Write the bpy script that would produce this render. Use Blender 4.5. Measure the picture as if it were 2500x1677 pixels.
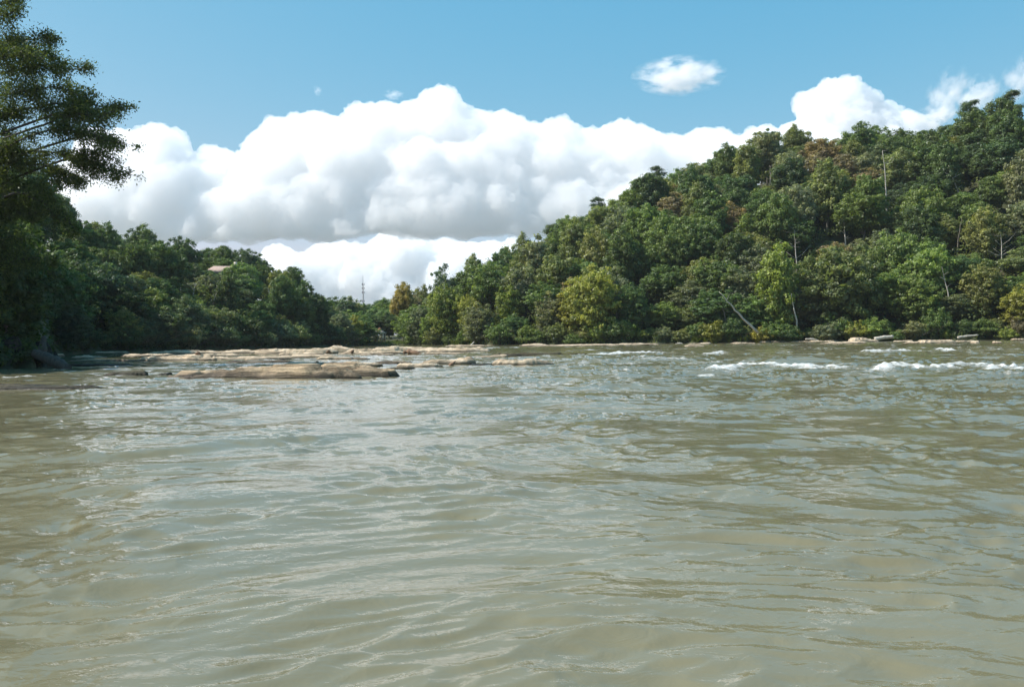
import bpy, bmesh, math, random
import numpy as np
from mathutils import Matrix, Vector

# ------------------------------------------------------------------ scene, camera, sky, sun
for _o in list(bpy.data.objects):
    bpy.data.objects.remove(_o, do_unlink=True)
scene = bpy.context.scene
COL = scene.collection
R = math.radians

FPX, CX, CY = 2153.0, 1250.0, 838.5          # lens in source-photo pixels
CAM_H = 1.7
PITCH, ROLL = R(-0.44), R(-0.70)
cam_data = bpy.data.cameras.new('camera')
cam_data.sensor_width = 36.0
cam_data.lens = 36.0 * FPX / 2500.0
cam_data.clip_start = 0.05
cam_data.clip_end = 40000.0
cam = bpy.data.objects.new('camera', cam_data)
COL.objects.link(cam)
CAM_M = Matrix.Translation((0, 0, CAM_H)) @ Matrix.Rotation(math.pi / 2 + PITCH, 4, 'X') @ Matrix.Rotation(ROLL, 4, 'Z')
cam.matrix_world = CAM_M
scene.camera = cam

SUN_AZ, SUN_EL = R(-90.0), R(48.0)           # azimuth from +Y, negative to the left
world = bpy.data.worlds.new('World')
scene.world = world
world.use_nodes = True
wn = world.node_tree
wn.nodes.clear()
w_out = wn.nodes.new('ShaderNodeOutputWorld')
w_bg = wn.nodes.new('ShaderNodeBackground')
w_sky = wn.nodes.new('ShaderNodeTexSky')
w_sky.sky_type = 'NISHITA'
w_sky.sun_disc = False
w_sky.sun_elevation = SUN_EL
w_sky.sun_rotation = SUN_AZ
w_sky.air_density = 1.0
w_sky.dust_density = 0.5
w_sky.ozone_density = 0.8
w_bg.inputs['Strength'].default_value = 0.12
# film response, one curve per dye layer: the deep sky goes teal, the horizon stays pale
w_sc = wn.nodes.new('ShaderNodeVectorMath')
w_sc.operation = 'SCALE'
w_sc.inputs['Scale'].default_value = 0.12
w_sep = wn.nodes.new('ShaderNodeSeparateColor')
w_com = wn.nodes.new('ShaderNodeCombineColor')
wn.links.new(w_sky.outputs[0], w_sc.inputs[0])
wn.links.new(w_sc.outputs[0], w_sep.inputs[0])
for k_, (p_, g_) in enumerate(((1.36, 0.80), (0.487, 0.445), (0.257, 0.46))):
    w_p = wn.nodes.new('ShaderNodeMath')
    w_p.operation = 'POWER'
    w_p.inputs[1].default_value = p_
    w_m = wn.nodes.new('ShaderNodeMath')
    w_m.operation = 'MULTIPLY'
    w_m.inputs[1].default_value = g_ / 0.12
    wn.links.new(w_sep.outputs[k_], w_p.inputs[0])
    wn.links.new(w_p.outputs[0], w_m.inputs[0])
    wn.links.new(w_m.outputs[0], w_com.inputs[k_])
wn.links.new(w_com.outputs[0], w_bg.inputs['Color'])
wn.links.new(w_bg.outputs[0], w_out.inputs['Surface'])

sun_data = bpy.data.lights.new('sun', 'SUN')
sun_data.energy = 3.6
sun_data.angle = R(0.53)
sun_data.color = (1.0, 0.955, 0.88)
sun = bpy.data.objects.new('sun', sun_data)
COL.objects.link(sun)
sun_dir = Vector((math.sin(SUN_AZ) * math.cos(SUN_EL), math.cos(SUN_AZ) * math.cos(SUN_EL), math.sin(SUN_EL)))
sun.rotation_euler = sun_dir.to_track_quat('Z', 'Y').to_euler()

vs = scene.view_settings
vs.view_transform = 'Standard'
vs.look = 'None'
vs.exposure = 0.92
vs.gamma = 1.0
vs.use_curve_mapping = False
cy = scene.cycles
cy.max_bounces = 24
cy.diffuse_bounces = 3
cy.glossy_bounces = 3
cy.transmission_bounces = 4
cy.transparent_max_bounces = 12
cy.volume_bounces = 22
cy.caustics_reflective = False
cy.caustics_refractive = False
cy.sample_clamp_indirect = 4.0
cy.use_adaptive_sampling = True
cy.adaptive_threshold = 0.02
cy.use_denoising = True
cy.denoiser = 'OPENIMAGEDENOISE'

# ------------------------------------------------------------------ pixel helpers (photo pixels -> world points)
_MR = CAM_M.to_3x3()
_CO = Vector((0, 0, CAM_H))


def ray(px, py):
    d = _MR @ Vector(((px - CX) / FPX, -(py - CY) / FPX, -1.0))
    return d / d.y                                   # unit depth along +Y


def at(px, py, depth):
    return _CO + ray(px, py) * depth


def on_water(px, py):
    d = ray(px, py)
    return _CO + d * (CAM_H / max(-d.z, 0.004))


def hor(px):
    return 822.0 - math.tan(R(0.70)) * (px - 1250.0)


def az_of(px):
    return math.atan((px - 1250.0) / FPX)


# ------------------------------------------------------------------ numpy noise
def _hash3(ix, iy, iz, seed):
    h = (ix.astype(np.int64) * 374761393 + iy.astype(np.int64) * 668265263 + iz.astype(np.int64) * 2147483647 + seed * 974634777) & 0xFFFFFFFF
    h = ((h ^ (h >> 13)) * 1274126177) & 0xFFFFFFFF
    h = ((h ^ (h >> 16)) * 2246822519) & 0xFFFFFFFF
    return h ^ (h >> 15)


_G = np.array([(1, 1, 0), (-1, 1, 0), (1, -1, 0), (-1, -1, 0), (1, 0, 1), (-1, 0, 1), (1, 0, -1), (-1, 0, -1),
               (0, 1, 1), (0, -1, 1), (0, 1, -1), (0, -1, -1), (1, 1, 0), (0, -1, 1), (-1, 1, 0), (0, -1, -1)], float)


def perlin(P, seed=0):
    P = np.asarray(P, float)
    i = np.floor(P).astype(np.int64)
    f = P - i
    u = f * f * f * (f * (f * 6 - 15) + 10)
    out = 0
    for dx in (0, 1):
        wx = u[:, 0] if dx else 1 - u[:, 0]
        for dy in (0, 1):
            wy = u[:, 1] if dy else 1 - u[:, 1]
            for dz in (0, 1):
                wz = u[:, 2] if dz else 1 - u[:, 2]
                g = _G[_hash3(i[:, 0] + dx, i[:, 1] + dy, i[:, 2] + dz, seed) & 15]
                out = out + wx * wy * wz * (g[:, 0] * (f[:, 0] - dx) + g[:, 1] * (f[:, 1] - dy) + g[:, 2] * (f[:, 2] - dz))
    return out


def fbm(P, octv=4, seed=0, gain=0.5):
    s, a = 0, 1.0
    P = np.asarray(P, float)
    for k in range(octv):
        s = s + a * perlin(P, seed + k)
        P = P * 2.03 + 3.1
        a *= gain
    return s


def worley(P, seed=0):
    P = np.asarray(P, float)
    i = np.floor(P).astype(np.int64)
    best = np.full(len(P), 9.0)
    for dx in (-1, 0, 1):
        for dy in (-1, 0, 1):
            for dz in (-1, 0, 1):
                c = i + np.array((dx, dy, dz))
                h = _hash3(c[:, 0], c[:, 1], c[:, 2], seed)
                q = c + np.stack([(h & 1023) / 1023., ((h >> 10) & 1023) / 1023., ((h >> 20) & 1023) / 1023.], 1)
                best = np.minimum(best, ((q - P) ** 2).sum(1))
    return np.sqrt(best)


def sstep(a, b, x):
    t = np.clip((x - a) / (b - a), 0, 1)
    return t * t * (3 - 2 * t)


# ------------------------------------------------------------------ mesh / object helpers
def mesh_np(name, V, F, smooth=False, attrs=None, mat=None):
    """V (n,3); F (m,k) array of equal-sized faces, or list of such arrays"""
    V = np.ascontiguousarray(V, dtype=np.float32)
    Fs = F if isinstance(F, (list, tuple)) else [F]
    Fs = [np.ascontiguousarray(f, dtype=np.int32) for f in Fs if len(f)]
    me = bpy.data.meshes.new(name)
    nl = sum(f.size for f in Fs)
    nf = sum(len(f) for f in Fs)
    me.vertices.add(len(V))
    me.vertices.foreach_set('co', V.ravel())
    me.loops.add(nl)
    me.loops.foreach_set('vertex_index', np.concatenate([f.ravel() for f in Fs]))
    me.polygons.add(nf)
    tot = np.concatenate([np.full(len(f), f.shape[1], np.int32) for f in Fs])
    st = np.concatenate([[0], np.cumsum(tot)[:-1]]).astype(np.int32)
    me.polygons.foreach_set('loop_start', st)
    me.update(calc_edges=True)
    if smooth:
        me.polygons.foreach_set('use_smooth', np.ones(nf, bool))
    for k, a in (attrs or {}).items():
        at_ = me.attributes.new(k, 'FLOAT', 'POINT')
        at_.data.foreach_set('value', np.ascontiguousarray(a, dtype=np.float32))
    if mat:
        me.materials.append(mat)
    me.validate()
    return me


def link(name, me, parent=None, loc=(0, 0, 0), rot=(0, 0, 0), scale=(1, 1, 1), color=None):
    o = bpy.data.objects.new(name, me)
    COL.objects.link(o)
    o.location, o.rotation_euler, o.scale = loc, rot, scale
    if parent is not None:
        o.parent = parent
    if color is not None:
        o.color = (color[0], color[1], color[2], 1)
    return o


def empty(name, loc, rot=(0, 0, 0), scale=(1, 1, 1)):
    o = link(name, None, None, loc, rot, scale)
    o.empty_display_size = 0.2
    return o


def tag(o, label, cat, group=None, kind=None):
    o['label'] = label
    if cat:
        o['category'] = cat
    if group:
        o['group'] = group
    if kind:
        o['kind'] = kind
    return o


def grid_faces(nu, nv, wrap=False):
    """faces of a (nu rows x nv cols) vertex grid"""
    i = np.arange(nu - 1)[:, None]
    j = np.arange(nv if wrap else nv - 1)[None, :]
    a = i * nv + j
    b = i * nv + (j + 1) % nv
    return np.stack([a, b, b + nv, a + nv], -1).reshape(-1, 4)


def tube(pts, rads, sides=7):
    """tapered tube along points -> V, F"""
    pts = np.asarray(pts, float)
    n = len(pts)
    T = np.gradient(pts, axis=0)
    T /= np.linalg.norm(T, axis=1)[:, None] + 1e-9
    ref = np.array([0.13, 0.97, 0.2]) if abs(T[0][1]) < 0.8 else np.array([0.97, 0.13, 0.2])
    U = np.cross(T, ref)
    U /= np.linalg.norm(U, axis=1)[:, None] + 1e-9
    W = np.cross(T, U)
    a = np.linspace(0, 2 * math.pi, sides, endpoint=False)
    V = pts[:, None, :] + np.asarray(rads)[:, None, None] * (np.cos(a)[None, :, None] * U[:, None, :] + np.sin(a)[None, :, None] * W[:, None, :])
    V = V.reshape(-1, 3)
    F = grid_faces(n, sides, wrap=True)
    V = np.vstack([V, pts[0], pts[-1]])
    k = np.arange(sides)
    c0 = np.stack([(k + 1) % sides, k, np.full(sides, n * sides), np.full(sides, n * sides)], 1)
    c1 = np.stack([(n - 1) * sides + k, (n - 1) * sides + (k + 1) % sides, np.full(sides, n * sides + 1), np.full(sides, n * sides + 1)], 1)
    return V, F, np.vstack([c0[:, :3], c1[:, :3]])


class Bag:
    """collects tubes / boxes / quads into one mesh"""
    def __init__(self):
        self.V, self.Q, self.T, self.n = [], [], [], 0

    def add(self, V, Q=None, T=None):
        self.V.append(np.asarray(V, float))
        if Q is not None and len(Q):
            self.Q.append(np.asarray(Q) + self.n)
        if T is not None and len(T):
            self.T.append(np.asarray(T) + self.n)
        self.n += len(V)

    def tube(self, pts, rads, sides=7):
        V, Q, T = tube(pts, rads, sides)
        self.add(V, Q, T)

    def box(self, c, s, rot=0.0):
        c = np.asarray(c, float)
        h = np.asarray(s, float) / 2
        V = np.array([(x, y, z) for x in (-1, 1) for y in (-1, 1) for z in (-1, 1)], float) * h
        cr, sr = math.cos(rot), math.sin(rot)
        V = np.stack([V[:, 0] * cr - V[:, 1] * sr, V[:, 0] * sr + V[:, 1] * cr, V[:, 2]], 1) + c
        self.add(V, [(0, 1, 3, 2), (4, 6, 7, 5), (0, 4, 5, 1), (2, 3, 7, 6), (0, 2, 6, 4), (1, 5, 7, 3)])

    def mesh(self, name, mat, smooth=False, attrs=None):
        F = []
        if self.Q:
            F.append(np.vstack(self.Q))
        if self.T:
            F.append(np.vstack(self.T))
        return mesh_np(name, np.vstack(self.V), F, smooth, attrs, mat)


# ------------------------------------------------------------------ materials
def new_mat(name):
    m = bpy.data.materials.new(name)
    m.use_nodes = True
    nt = m.node_tree
    nt.nodes.clear()
    return m, nt, nt.nodes.new('ShaderNodeOutputMaterial')


def N(nt, kind, **kw):
    n = nt.nodes.new(kind)
    for k, v in kw.items():
        if k.startswith('i_'):
            key = k[2:]
            n.inputs[int(key) if key.isdigit() else key.replace('_', ' ')].default_value = v
        else:
            setattr(n, k, v)
    return n


def ramp(nt, fac, stops):
    r = nt.nodes.new('ShaderNodeValToRGB')
    cr = r.color_ramp
    while len(cr.elements) > 1:
        cr.elements.remove(cr.elements[-1])
    cr.elements[0].position, cr.elements[0].color = stops[0][0], (*stops[0][1], 1)
    for p, c in stops[1:]:
        e = cr.elements.new(p)
        e.color = (*c, 1)
    nt.links.new(fac, r.inputs[0])
    return r.outputs[0]


def mixc(nt, fac, a, b, mode='MIX'):
    m = nt.nodes.new('ShaderNodeMix')
    m.data_type = 'RGBA'
    m.blend_type = mode
    for sock, v in ((m.inputs[0], fac), (m.inputs[6], a), (m.inputs[7], b)):
        if hasattr(v, 'is_output'):
            nt.links.new(v, sock)
        elif isinstance(v, (int, float)):
            sock.default_value = v
        else:
            sock.default_value = (*v, 1)
    return m.outputs[2]


def math_n(nt, op, a, b=None, clamp=False):
    m = nt.nodes.new('ShaderNodeMath')
    m.operation = op
    m.use_clamp = clamp
    for k, v in enumerate((a, b)):
        if v is None:
            continue
        if hasattr(v, 'is_output'):
            nt.links.new(v, m.inputs[k])
        else:
            m.inputs[k].default_value = v
    return m.outputs[0]


def mat_leaf():
    m, nt, out = new_mat('leaf')
    oi = N(nt, 'ShaderNodeObjectInfo')
    ti = N(nt, 'ShaderNodeAttribute', attribute_name='tint')
    br = ramp(nt, ti.outputs['Fac'], [(0.0, (0.55, 0.60, 0.66)), (0.5, (1, 1, 1)), (1.0, (1.72, 1.62, 1.05))])  # random leaf tone; the yellow end also paints sunlit tops
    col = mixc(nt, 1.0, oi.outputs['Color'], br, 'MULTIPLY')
    dif = N(nt, 'ShaderNodeBsdfDiffuse')
    tra = N(nt, 'ShaderNodeBsdfTranslucent')
    glo = N(nt, 'ShaderNodeBsdfGlossy', i_Roughness=0.42)
    glo.inputs['Color'].default_value = (0.9, 0.95, 0.9, 1)
    tc = mixc(nt, 1.0, col, (1.15, 1.25, 0.55), 'MULTIPLY')
    nt.links.new(col, dif.inputs['Color'])
    nt.links.new(tc, tra.inputs['Color'])
    m1 = N(nt, 'ShaderNodeMixShader', i_0=0.42)
    nt.links.new(dif.outputs[0], m1.inputs[1])
    nt.links.new(tra.outputs[0], m1.inputs[2])
    m2 = N(nt, 'ShaderNodeMixShader', i_0=0.018)
    nt.links.new(m1.outputs[0], m2.inputs[1])
    nt.links.new(glo.outputs[0], m2.inputs[2])
    nt.links.new(m2.outputs[0], out.inputs['Surface'])
    return m


def mat_bark(name, a, b, scale=3.0):
    m, nt, out = new_mat(name)
    tc = N(nt, 'ShaderNodeTexCoord')
    mp = N(nt, 'ShaderNodeMapping')
    mp.inputs['Scale'].default_value = (scale, scale, scale * 0.25)
    nz = N(nt, 'ShaderNodeTexNoise', i_Scale=2.0, i_Detail=6.0, i_Roughness=0.65)
    nt.links.new(tc.outputs['Object'], mp.inputs[0])
    nt.links.new(mp.outputs[0], nz.inputs['Vector'])
    c = ramp(nt, nz.outputs['Fac'], [(0.3, a), (0.7, b)])
    bs = N(nt, 'ShaderNodeBsdfPrincipled', i_Roughness=0.85)
    nt.links.new(c, bs.inputs['Base Color'])
    bp = N(nt, 'ShaderNodeBump', i_Strength=0.6, i_Distance=0.03)
    nt.links.new(nz.outputs['Fac'], bp.inputs['Height'])
    nt.links.new(bp.outputs[0], bs.inputs['Normal'])
    nt.links.new(bs.outputs[0], out.inputs['Surface'])
    return m


def mat_plain(name, c, rough=0.7, var=0.25, scale=4.0, metallic=0.0):
    m, nt, out = new_mat(name)
    tc = N(nt, 'ShaderNodeTexCoord')
    nz = N(nt, 'ShaderNodeTexNoise', i_Scale=scale, i_Detail=5.0)
    nt.links.new(tc.outputs['Object'], nz.inputs['Vector'])
    lo = tuple(v * (1 - var) for v in c)
    hi = tuple(min(1, v * (1 + var)) for v in c)
    cc = ramp(nt, nz.outputs['Fac'], [(0.3, lo), (0.7, hi)])
    bs = N(nt, 'ShaderNodeBsdfPrincipled', i_Roughness=rough, i_Metallic=metallic)
    nt.links.new(cc, bs.inputs['Base Color'])
    nt.links.new(bs.outputs[0], out.inputs['Surface'])
    return m


def mat_rock(name, tan, dark, stain, stain_amt=0.5, wet_h=0.16):
    m, nt, out = new_mat(name)
    geo = N(nt, 'ShaderNodeNewGeometry')
    oi = N(nt, 'ShaderNodeObjectInfo')
    off = N(nt, 'ShaderNodeVectorMath', operation='ADD')
    sc = N(nt, 'ShaderNodeVectorMath', operation='SCALE')
    nt.links.new(oi.outputs['Location'], sc.inputs[0])
    sc.inputs['Scale'].default_value = 0.37
    nt.links.new(geo.outputs['Position'], off.inputs[0])
    nt.links.new(sc.outputs[0], off.inputs[1])
    mp = N(nt, 'ShaderNodeMapping')
    mp.inputs['Scale'].default_value = (0.42, 0.75, 6.5)
    nt.links.new(off.outputs[0], mp.inputs[0])
    n1 = N(nt, 'ShaderNodeTexNoise', i_Scale=1.1, i_Detail=8.0, i_Roughness=0.62, i_Distortion=0.4)
    nt.links.new(mp.outputs[0], n1.inputs['Vector'])
    n2 = N(nt, 'ShaderNodeTexNoise', i_Scale=9.0, i_Detail=6.0, i_Roughness=0.7)
    nt.links.new(geo.outputs['Position'], n2.inputs['Vector'])
    n3 = N(nt, 'ShaderNodeTexNoise', i_Scale=0.55, i_Detail=5.0, i_Roughness=0.55)
    nt.links.new(off.outputs[0], n3.inputs['Vector'])
    base = ramp(nt, n1.outputs['Fac'], [(0.33, tuple(v * 0.6 for v in dark)), (0.42, dark), (0.52, tan), (0.75, tuple(min(1, v * 1.22) for v in tan))])
    sf = ramp(nt, n3.outputs['Fac'], [(0.46, (0, 0, 0)), (0.60, (stain_amt,) * 3)])
    base = mixc(nt, sf, base, stain)
    sp = ramp(nt, n2.outputs['Fac'], [(0.3, (0.72, 0.72, 0.72)), (0.7, (1.15, 1.15, 1.15))])
    base = mixc(nt, 1.0, base, sp, 'MULTIPLY')
    sep = N(nt, 'ShaderNodeSeparateXYZ')
    nt.links.new(geo.outputs['Position'], sep.inputs[0])
    zz = math_n(nt, 'ADD', sep.outputs['Z'], math_n(nt, 'MULTIPLY', math_n(nt, 'SUBTRACT', n1.outputs['Fac'], 0.5), wet_h * 1.2))
    wet = math_n(nt, 'SUBTRACT', 1.0, math_n(nt, 'DIVIDE', zz, wet_h, True), True)
    wet = math_n(nt, 'POWER', wet, 0.6)
    wetc = mixc(nt, 1.0, base, (0.17, 0.16, 0.14), 'MULTIPLY')
    col = mixc(nt, wet, base, wetc)
    bs = N(nt, 'ShaderNodeBsdfPrincipled')
    bs.inputs['Specular IOR Level'].default_value = 0.25
    nt.links.new(col, bs.inputs['Base Color'])
    rr = ramp(nt, wet, [(0.0, (0.85,) * 3), (1.0, (0.4,) * 3)])
    nt.links.new(rr, bs.inputs['Roughness'])
    bp = N(nt, 'ShaderNodeBump', i_Strength=1.0, i_Distance=0.14)
    hh = math_n(nt, 'ADD', n1.outputs['Fac'], math_n(nt, 'MULTIPLY', n2.outputs['Fac'], 0.35))
    nt.links.new(hh, bp.inputs['Height'])
    nt.links.new(bp.outputs[0], bs.inputs['Normal'])
    nt.links.new(bs.outputs[0], out.inputs['Surface'])
    return m


def mat_water():
    m, nt, out = new_mat('river_water')
    geo = N(nt, 'ShaderNodeNewGeometry')
    fo = N(nt, 'ShaderNodeAttribute', attribute_name='foam')
    # silt: slow large-scale variation of the murky body colour
    ns = N(nt, 'ShaderNodeTexNoise', i_Scale=0.22, i_Detail=4.0, i_Roughness=0.6)
    nt.links.new(geo.outputs['Position'], ns.inputs['Vector'])
    body = ramp(nt, ns.outputs['Fac'], [(0.3, (0.148, 0.136, 0.082)), (0.7, (0.186, 0.169, 0.100))])
    # foam mask: broken by noise
    nf = N(nt, 'ShaderNodeTexNoise', i_Scale=3.2, i_Detail=5.0, i_Roughness=0.72)
    mpf = N(nt, 'ShaderNodeMapping')
    mpf.inputs['Scale'].default_value = (0.8, 1.2, 1.2)
    nt.links.new(geo.outputs['Position'], mpf.inputs[0])
    nt.links.new(mpf.outputs[0], nf.inputs['Vector'])
    ff = math_n(nt, 'ADD', fo.outputs['Fac'], math_n(nt, 'MULTIPLY', math_n(nt, 'SUBTRACT', nf.outputs['Fac'], 0.5), 3.2))
    fmask = ramp(nt, ff, [(0.26, (0, 0, 0)), (1.05, (0.78,) * 3)])
    col = mixc(nt, fmask, body, (0.78, 0.79, 0.76))
    # fine ripples
    mp = N(nt, 'ShaderNodeMapping')
    mp.inputs['Scale'].default_value = (0.75, 1.0, 1.0)
    mp.inputs['Rotation'].default_value = (0, 0, R(14))
    nt.links.new(geo.outputs['Position'], mp.inputs[0])
    r1 = N(nt, 'ShaderNodeTexNoise', i_Scale=5.5, i_Detail=3.0, i_Roughness=0.55, i_Distortion=0.7)
    r2 = N(nt, 'ShaderNodeTexNoise', i_Scale=26.0, i_Detail=3.0, i_Roughness=0.55, i_Distortion=0.5)
    n3 = N(nt, 'ShaderNodeTexNoise', i_Scale=0.55, i_Detail=3.0)
    for n_ in (r1, r2):
        nt.links.new(mp.outputs[0], n_.inputs['Vector'])
    nt.links.new(geo.outputs['Position'], n3.inputs['Vector'])
    patch = ramp(nt, n3.outputs['Fac'], [(0.36, (0.12,) * 3), (0.62, (1, 1, 1))])
    b1 = N(nt, 'ShaderNodeBump', i_Strength=1.0, i_Distance=0.010)
    b2 = N(nt, 'ShaderNodeBump', i_Strength=1.0, i_Distance=0.0015)
    for b_ in (b1, b2):
        if 'Filter Width' in b_.inputs:
            b_.inputs['Filter Width'].default_value = 0.02
    nt.links.new(r1.outputs['Fac'], b1.inputs['Height'])
    nt.links.new(math_n(nt, 'MULTIPLY', r2.outputs['Fac'], patch), b2.inputs['Height'])
    nt.links.new(b1.outputs[0], b2.inputs['Normal'])
    bf = N(nt, 'ShaderNodeBump', i_Strength=1.0, i_Distance=0.10)
    nt.links.new(math_n(nt, 'MULTIPLY', nf.outputs['Fac'], fmask), bf.inputs['Height'])
    nt.links.new(b2.outputs[0], bf.inputs['Normal'])
    bs = N(nt, 'ShaderNodeBsdfPrincipled', i_IOR=1.333)
    nt.links.new(col, bs.inputs['Base Color'])
    nt.links.new(ramp(nt, fmask, [(0, (0.045,) * 3), (1, (0.7,) * 3)]), bs.inputs['Roughness'])
    nt.links.new(bf.outputs[0], bs.inputs['Normal'])
    nt.links.new(bs.outputs[0], out.inputs['Surface'])
    return m


def mat_ground():
    m, nt, out = new_mat('forest_floor')
    geo = N(nt, 'ShaderNodeNewGeometry')
    n1 = N(nt, 'ShaderNodeTexNoise', i_Scale=0.35, i_Detail=9.0, i_Roughness=0.65)
    nt.links.new(geo.outputs['Position'], n1.inputs['Vector'])
    c = ramp(nt, n1.outputs['Fac'], [(0.3, (0.028, 0.030, 0.013)), (0.5, (0.050, 0.058, 0.020)), (0.7, (0.075, 0.055, 0.030))])
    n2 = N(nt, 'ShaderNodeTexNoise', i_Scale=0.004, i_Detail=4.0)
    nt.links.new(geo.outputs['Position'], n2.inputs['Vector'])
    far_bounce = ramp(nt, n2.outputs['Fac'], [(0.35, (0.13, 0.15, 0.12)), (0.5, (0.19, 0.195, 0.17)), (0.65, (0.25, 0.24, 0.21))])  # unseen far ground, paled to bounce light up onto the cloud bases
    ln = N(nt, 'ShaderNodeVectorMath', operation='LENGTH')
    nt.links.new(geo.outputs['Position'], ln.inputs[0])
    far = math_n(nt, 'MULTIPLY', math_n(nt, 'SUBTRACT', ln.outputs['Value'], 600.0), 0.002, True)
    c = mixc(nt, far, c, far_bounce)
    bs = N(nt, 'ShaderNodeBsdfPrincipled', i_Roughness=0.95)
    nt.links.new(c, bs.inputs['Base Color'])
    bp = N(nt, 'ShaderNodeBump', i_Strength=1.0, i_Distance=0.25)
    nt.links.new(n1.outputs['Fac'], bp.inputs['Height'])
    nt.links.new(bp.outputs[0], bs.inputs['Normal'])
    nt.links.new(bs.outputs[0], out.inputs['Surface'])
    return m


def mat_cloud(name='cloud_white'):
    """water-droplet volume: lit by sun and sky through many scatterings, soft at its thin margins"""
    m, nt, out = new_mat(name)
    v = N(nt, 'ShaderNodeVolumeScatter', i_Density=0.0115, i_Anisotropy=0.0)
    v.inputs['Color'].default_value = (1, 1, 1, 1)
    nt.links.new(v.outputs[0], out.inputs['Volume'])
    return m


def mat_wisp(name, dens, scale):
    m, nt, out = new_mat(name)
    tc = N(nt, 'ShaderNodeTexCoord')
    nz = N(nt, 'ShaderNodeTexNoise', i_Scale=scale, i_Detail=6.0, i_Roughness=0.6)
    nt.links.new(tc.outputs['Object'], nz.inputs['Vector'])
    ln = N(nt, 'ShaderNodeVectorMath', operation='LENGTH')
    nt.links.new(tc.outputs['Object'], ln.inputs[0])
    fall = math_n(nt, 'SUBTRACT', 1.0, ln.outputs['Value'])
    d = math_n(nt, 'ADD', math_n(nt, 'MULTIPLY', fall, 0.9), math_n(nt, 'MULTIPLY', math_n(nt, 'SUBTRACT', nz.outputs['Fac'], 0.56), 3.4))
    d = math_n(nt, 'MULTIPLY', math_n(nt, 'MAXIMUM', d, 0.0), dens)
    d = math_n(nt, 'MULTIPLY', d, math_n(nt, 'MULTIPLY', fall, 3.0, True))
    v = N(nt, 'ShaderNodeVolumePrincipled')
    v.inputs['Color'].default_value = (0.99, 0.99, 0.99, 1)
    v.inputs['Anisotropy'].default_value = 0.0
    nt.links.new(d, v.inputs['Density'])
    nt.links.new(v.outputs[0], out.inputs['Volume'])
    return m


M_LEAF = mat_leaf()
M_BARK = mat_bark('bark_grey', (0.10, 0.085, 0.065), (0.24, 0.21, 0.17))
M_BARKD = mat_bark('bark_dark', (0.035, 0.028, 0.022), (0.09, 0.075, 0.06))
M_SNAG = mat_bark('dead_wood', (0.30, 0.27, 0.22), (0.62, 0.57, 0.49))
M_DRIFT = mat_bark('driftwood', (0.10, 0.06, 0.035), (0.25, 0.15, 0.09))
M_ROCK = mat_rock('rock_tan', (0.66, 0.53, 0.375), (0.48, 0.37, 0.25), (0.28, 0.215, 0.14), 0.55, 0.18)
M_ROCKB = mat_rock('rock_brown', (0.48, 0.365, 0.235), (0.30, 0.22, 0.135), (0.16, 0.12, 0.078), 0.75, 0.30)
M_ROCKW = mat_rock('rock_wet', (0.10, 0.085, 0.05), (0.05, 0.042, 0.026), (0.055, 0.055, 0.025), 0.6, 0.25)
M_WATER = mat_water()
M_GROUND = mat_ground()
M_CLOUD = mat_cloud()

# ------------------------------------------------------------------ terrain: banks and hills either side of the river
_pxs = lambda rows: np.array([az_of(r_[0]) for r_ in rows])
_secs = lambda rows: np.array([math.hypot(1.0, (r_[0] - 1250.0) / FPX) for r_ in rows])
BANK = [(-2500, 22), (-1000, 38), (-400, 47), (0, 57), (84, 59.5), (104, 64), (120, 118), (205, 128), (400, 140), (600, 160), (780, 180),
        (900, 203), (1000, 210), (1060, 200), (1200, 182), (1500, 172), (1800, 166), (2000, 165), (2300, 160), (2500, 158), (3000, 140), (4000, 100)]
RIDGE = [(-2500, 620, 60), (-1000, 560, 95), (-400, 500, 120), (0, 480, 150), (107, 525, 172), (214, 575, 190), (320, 605, 200), (450, 638, 212),
         (610, 662, 222), (685, 704, 228), (738, 736, 235), (790, 762, 250), (900, 748, 290), (1000, 742, 290), (1060, 715, 250), (1170, 655, 235),
         (1300, 598, 235), (1420, 523, 240), (1540, 476, 245), (1640, 428, 250), (1765, 390, 255), (1900, 360, 255), (1980, 338, 255),
         (2250, 340, 250), (2340, 316, 240), (2420, 290, 230), (2500, 278, 225), (2700, 275, 220), (3200, 320, 215), (4000, 420, 190)]
_ba = np.concatenate([[-math.pi, R(-75)], _pxs(BANK), [R(80), math.pi]])
_br = np.concatenate([[120.0, 38.0], np.array([b_[1] for b_ in BANK]) * _secs(BANK), [150.0, 120.0]])
_ra = np.concatenate([[-math.pi, R(-75)], _pxs(RIDGE), [R(80), math.pi]])
_rr = np.concatenate([[200.0, 100.0], np.array([b_[2] for b_ in RIDGE]) * _secs(RIDGE), [260.0, 200.0]])
_TREE_H = 13.0
_rh = np.concatenate([[10.0, 18.0], np.array([max(1.5, CAM_H + (hor(b_[0]) - b_[1]) / FPX * b_[2] - (8.0 if b_[0] < 760 else _TREE_H)) for b_ in RIDGE]), [15.0, 10.0]])


def bank_r(az):
    az = np.asarray(az, float)
    return np.interp(az, _ba, _br) + 0.9 * np.sin(az * 143.0) + 0.7 * np.sin(az * 331.0 + 1.0) + 0.4 * np.sin(az * 710.0 + 2.0)


def ridge_r(az):
    return np.interp(az, _ra, _rr)


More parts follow.
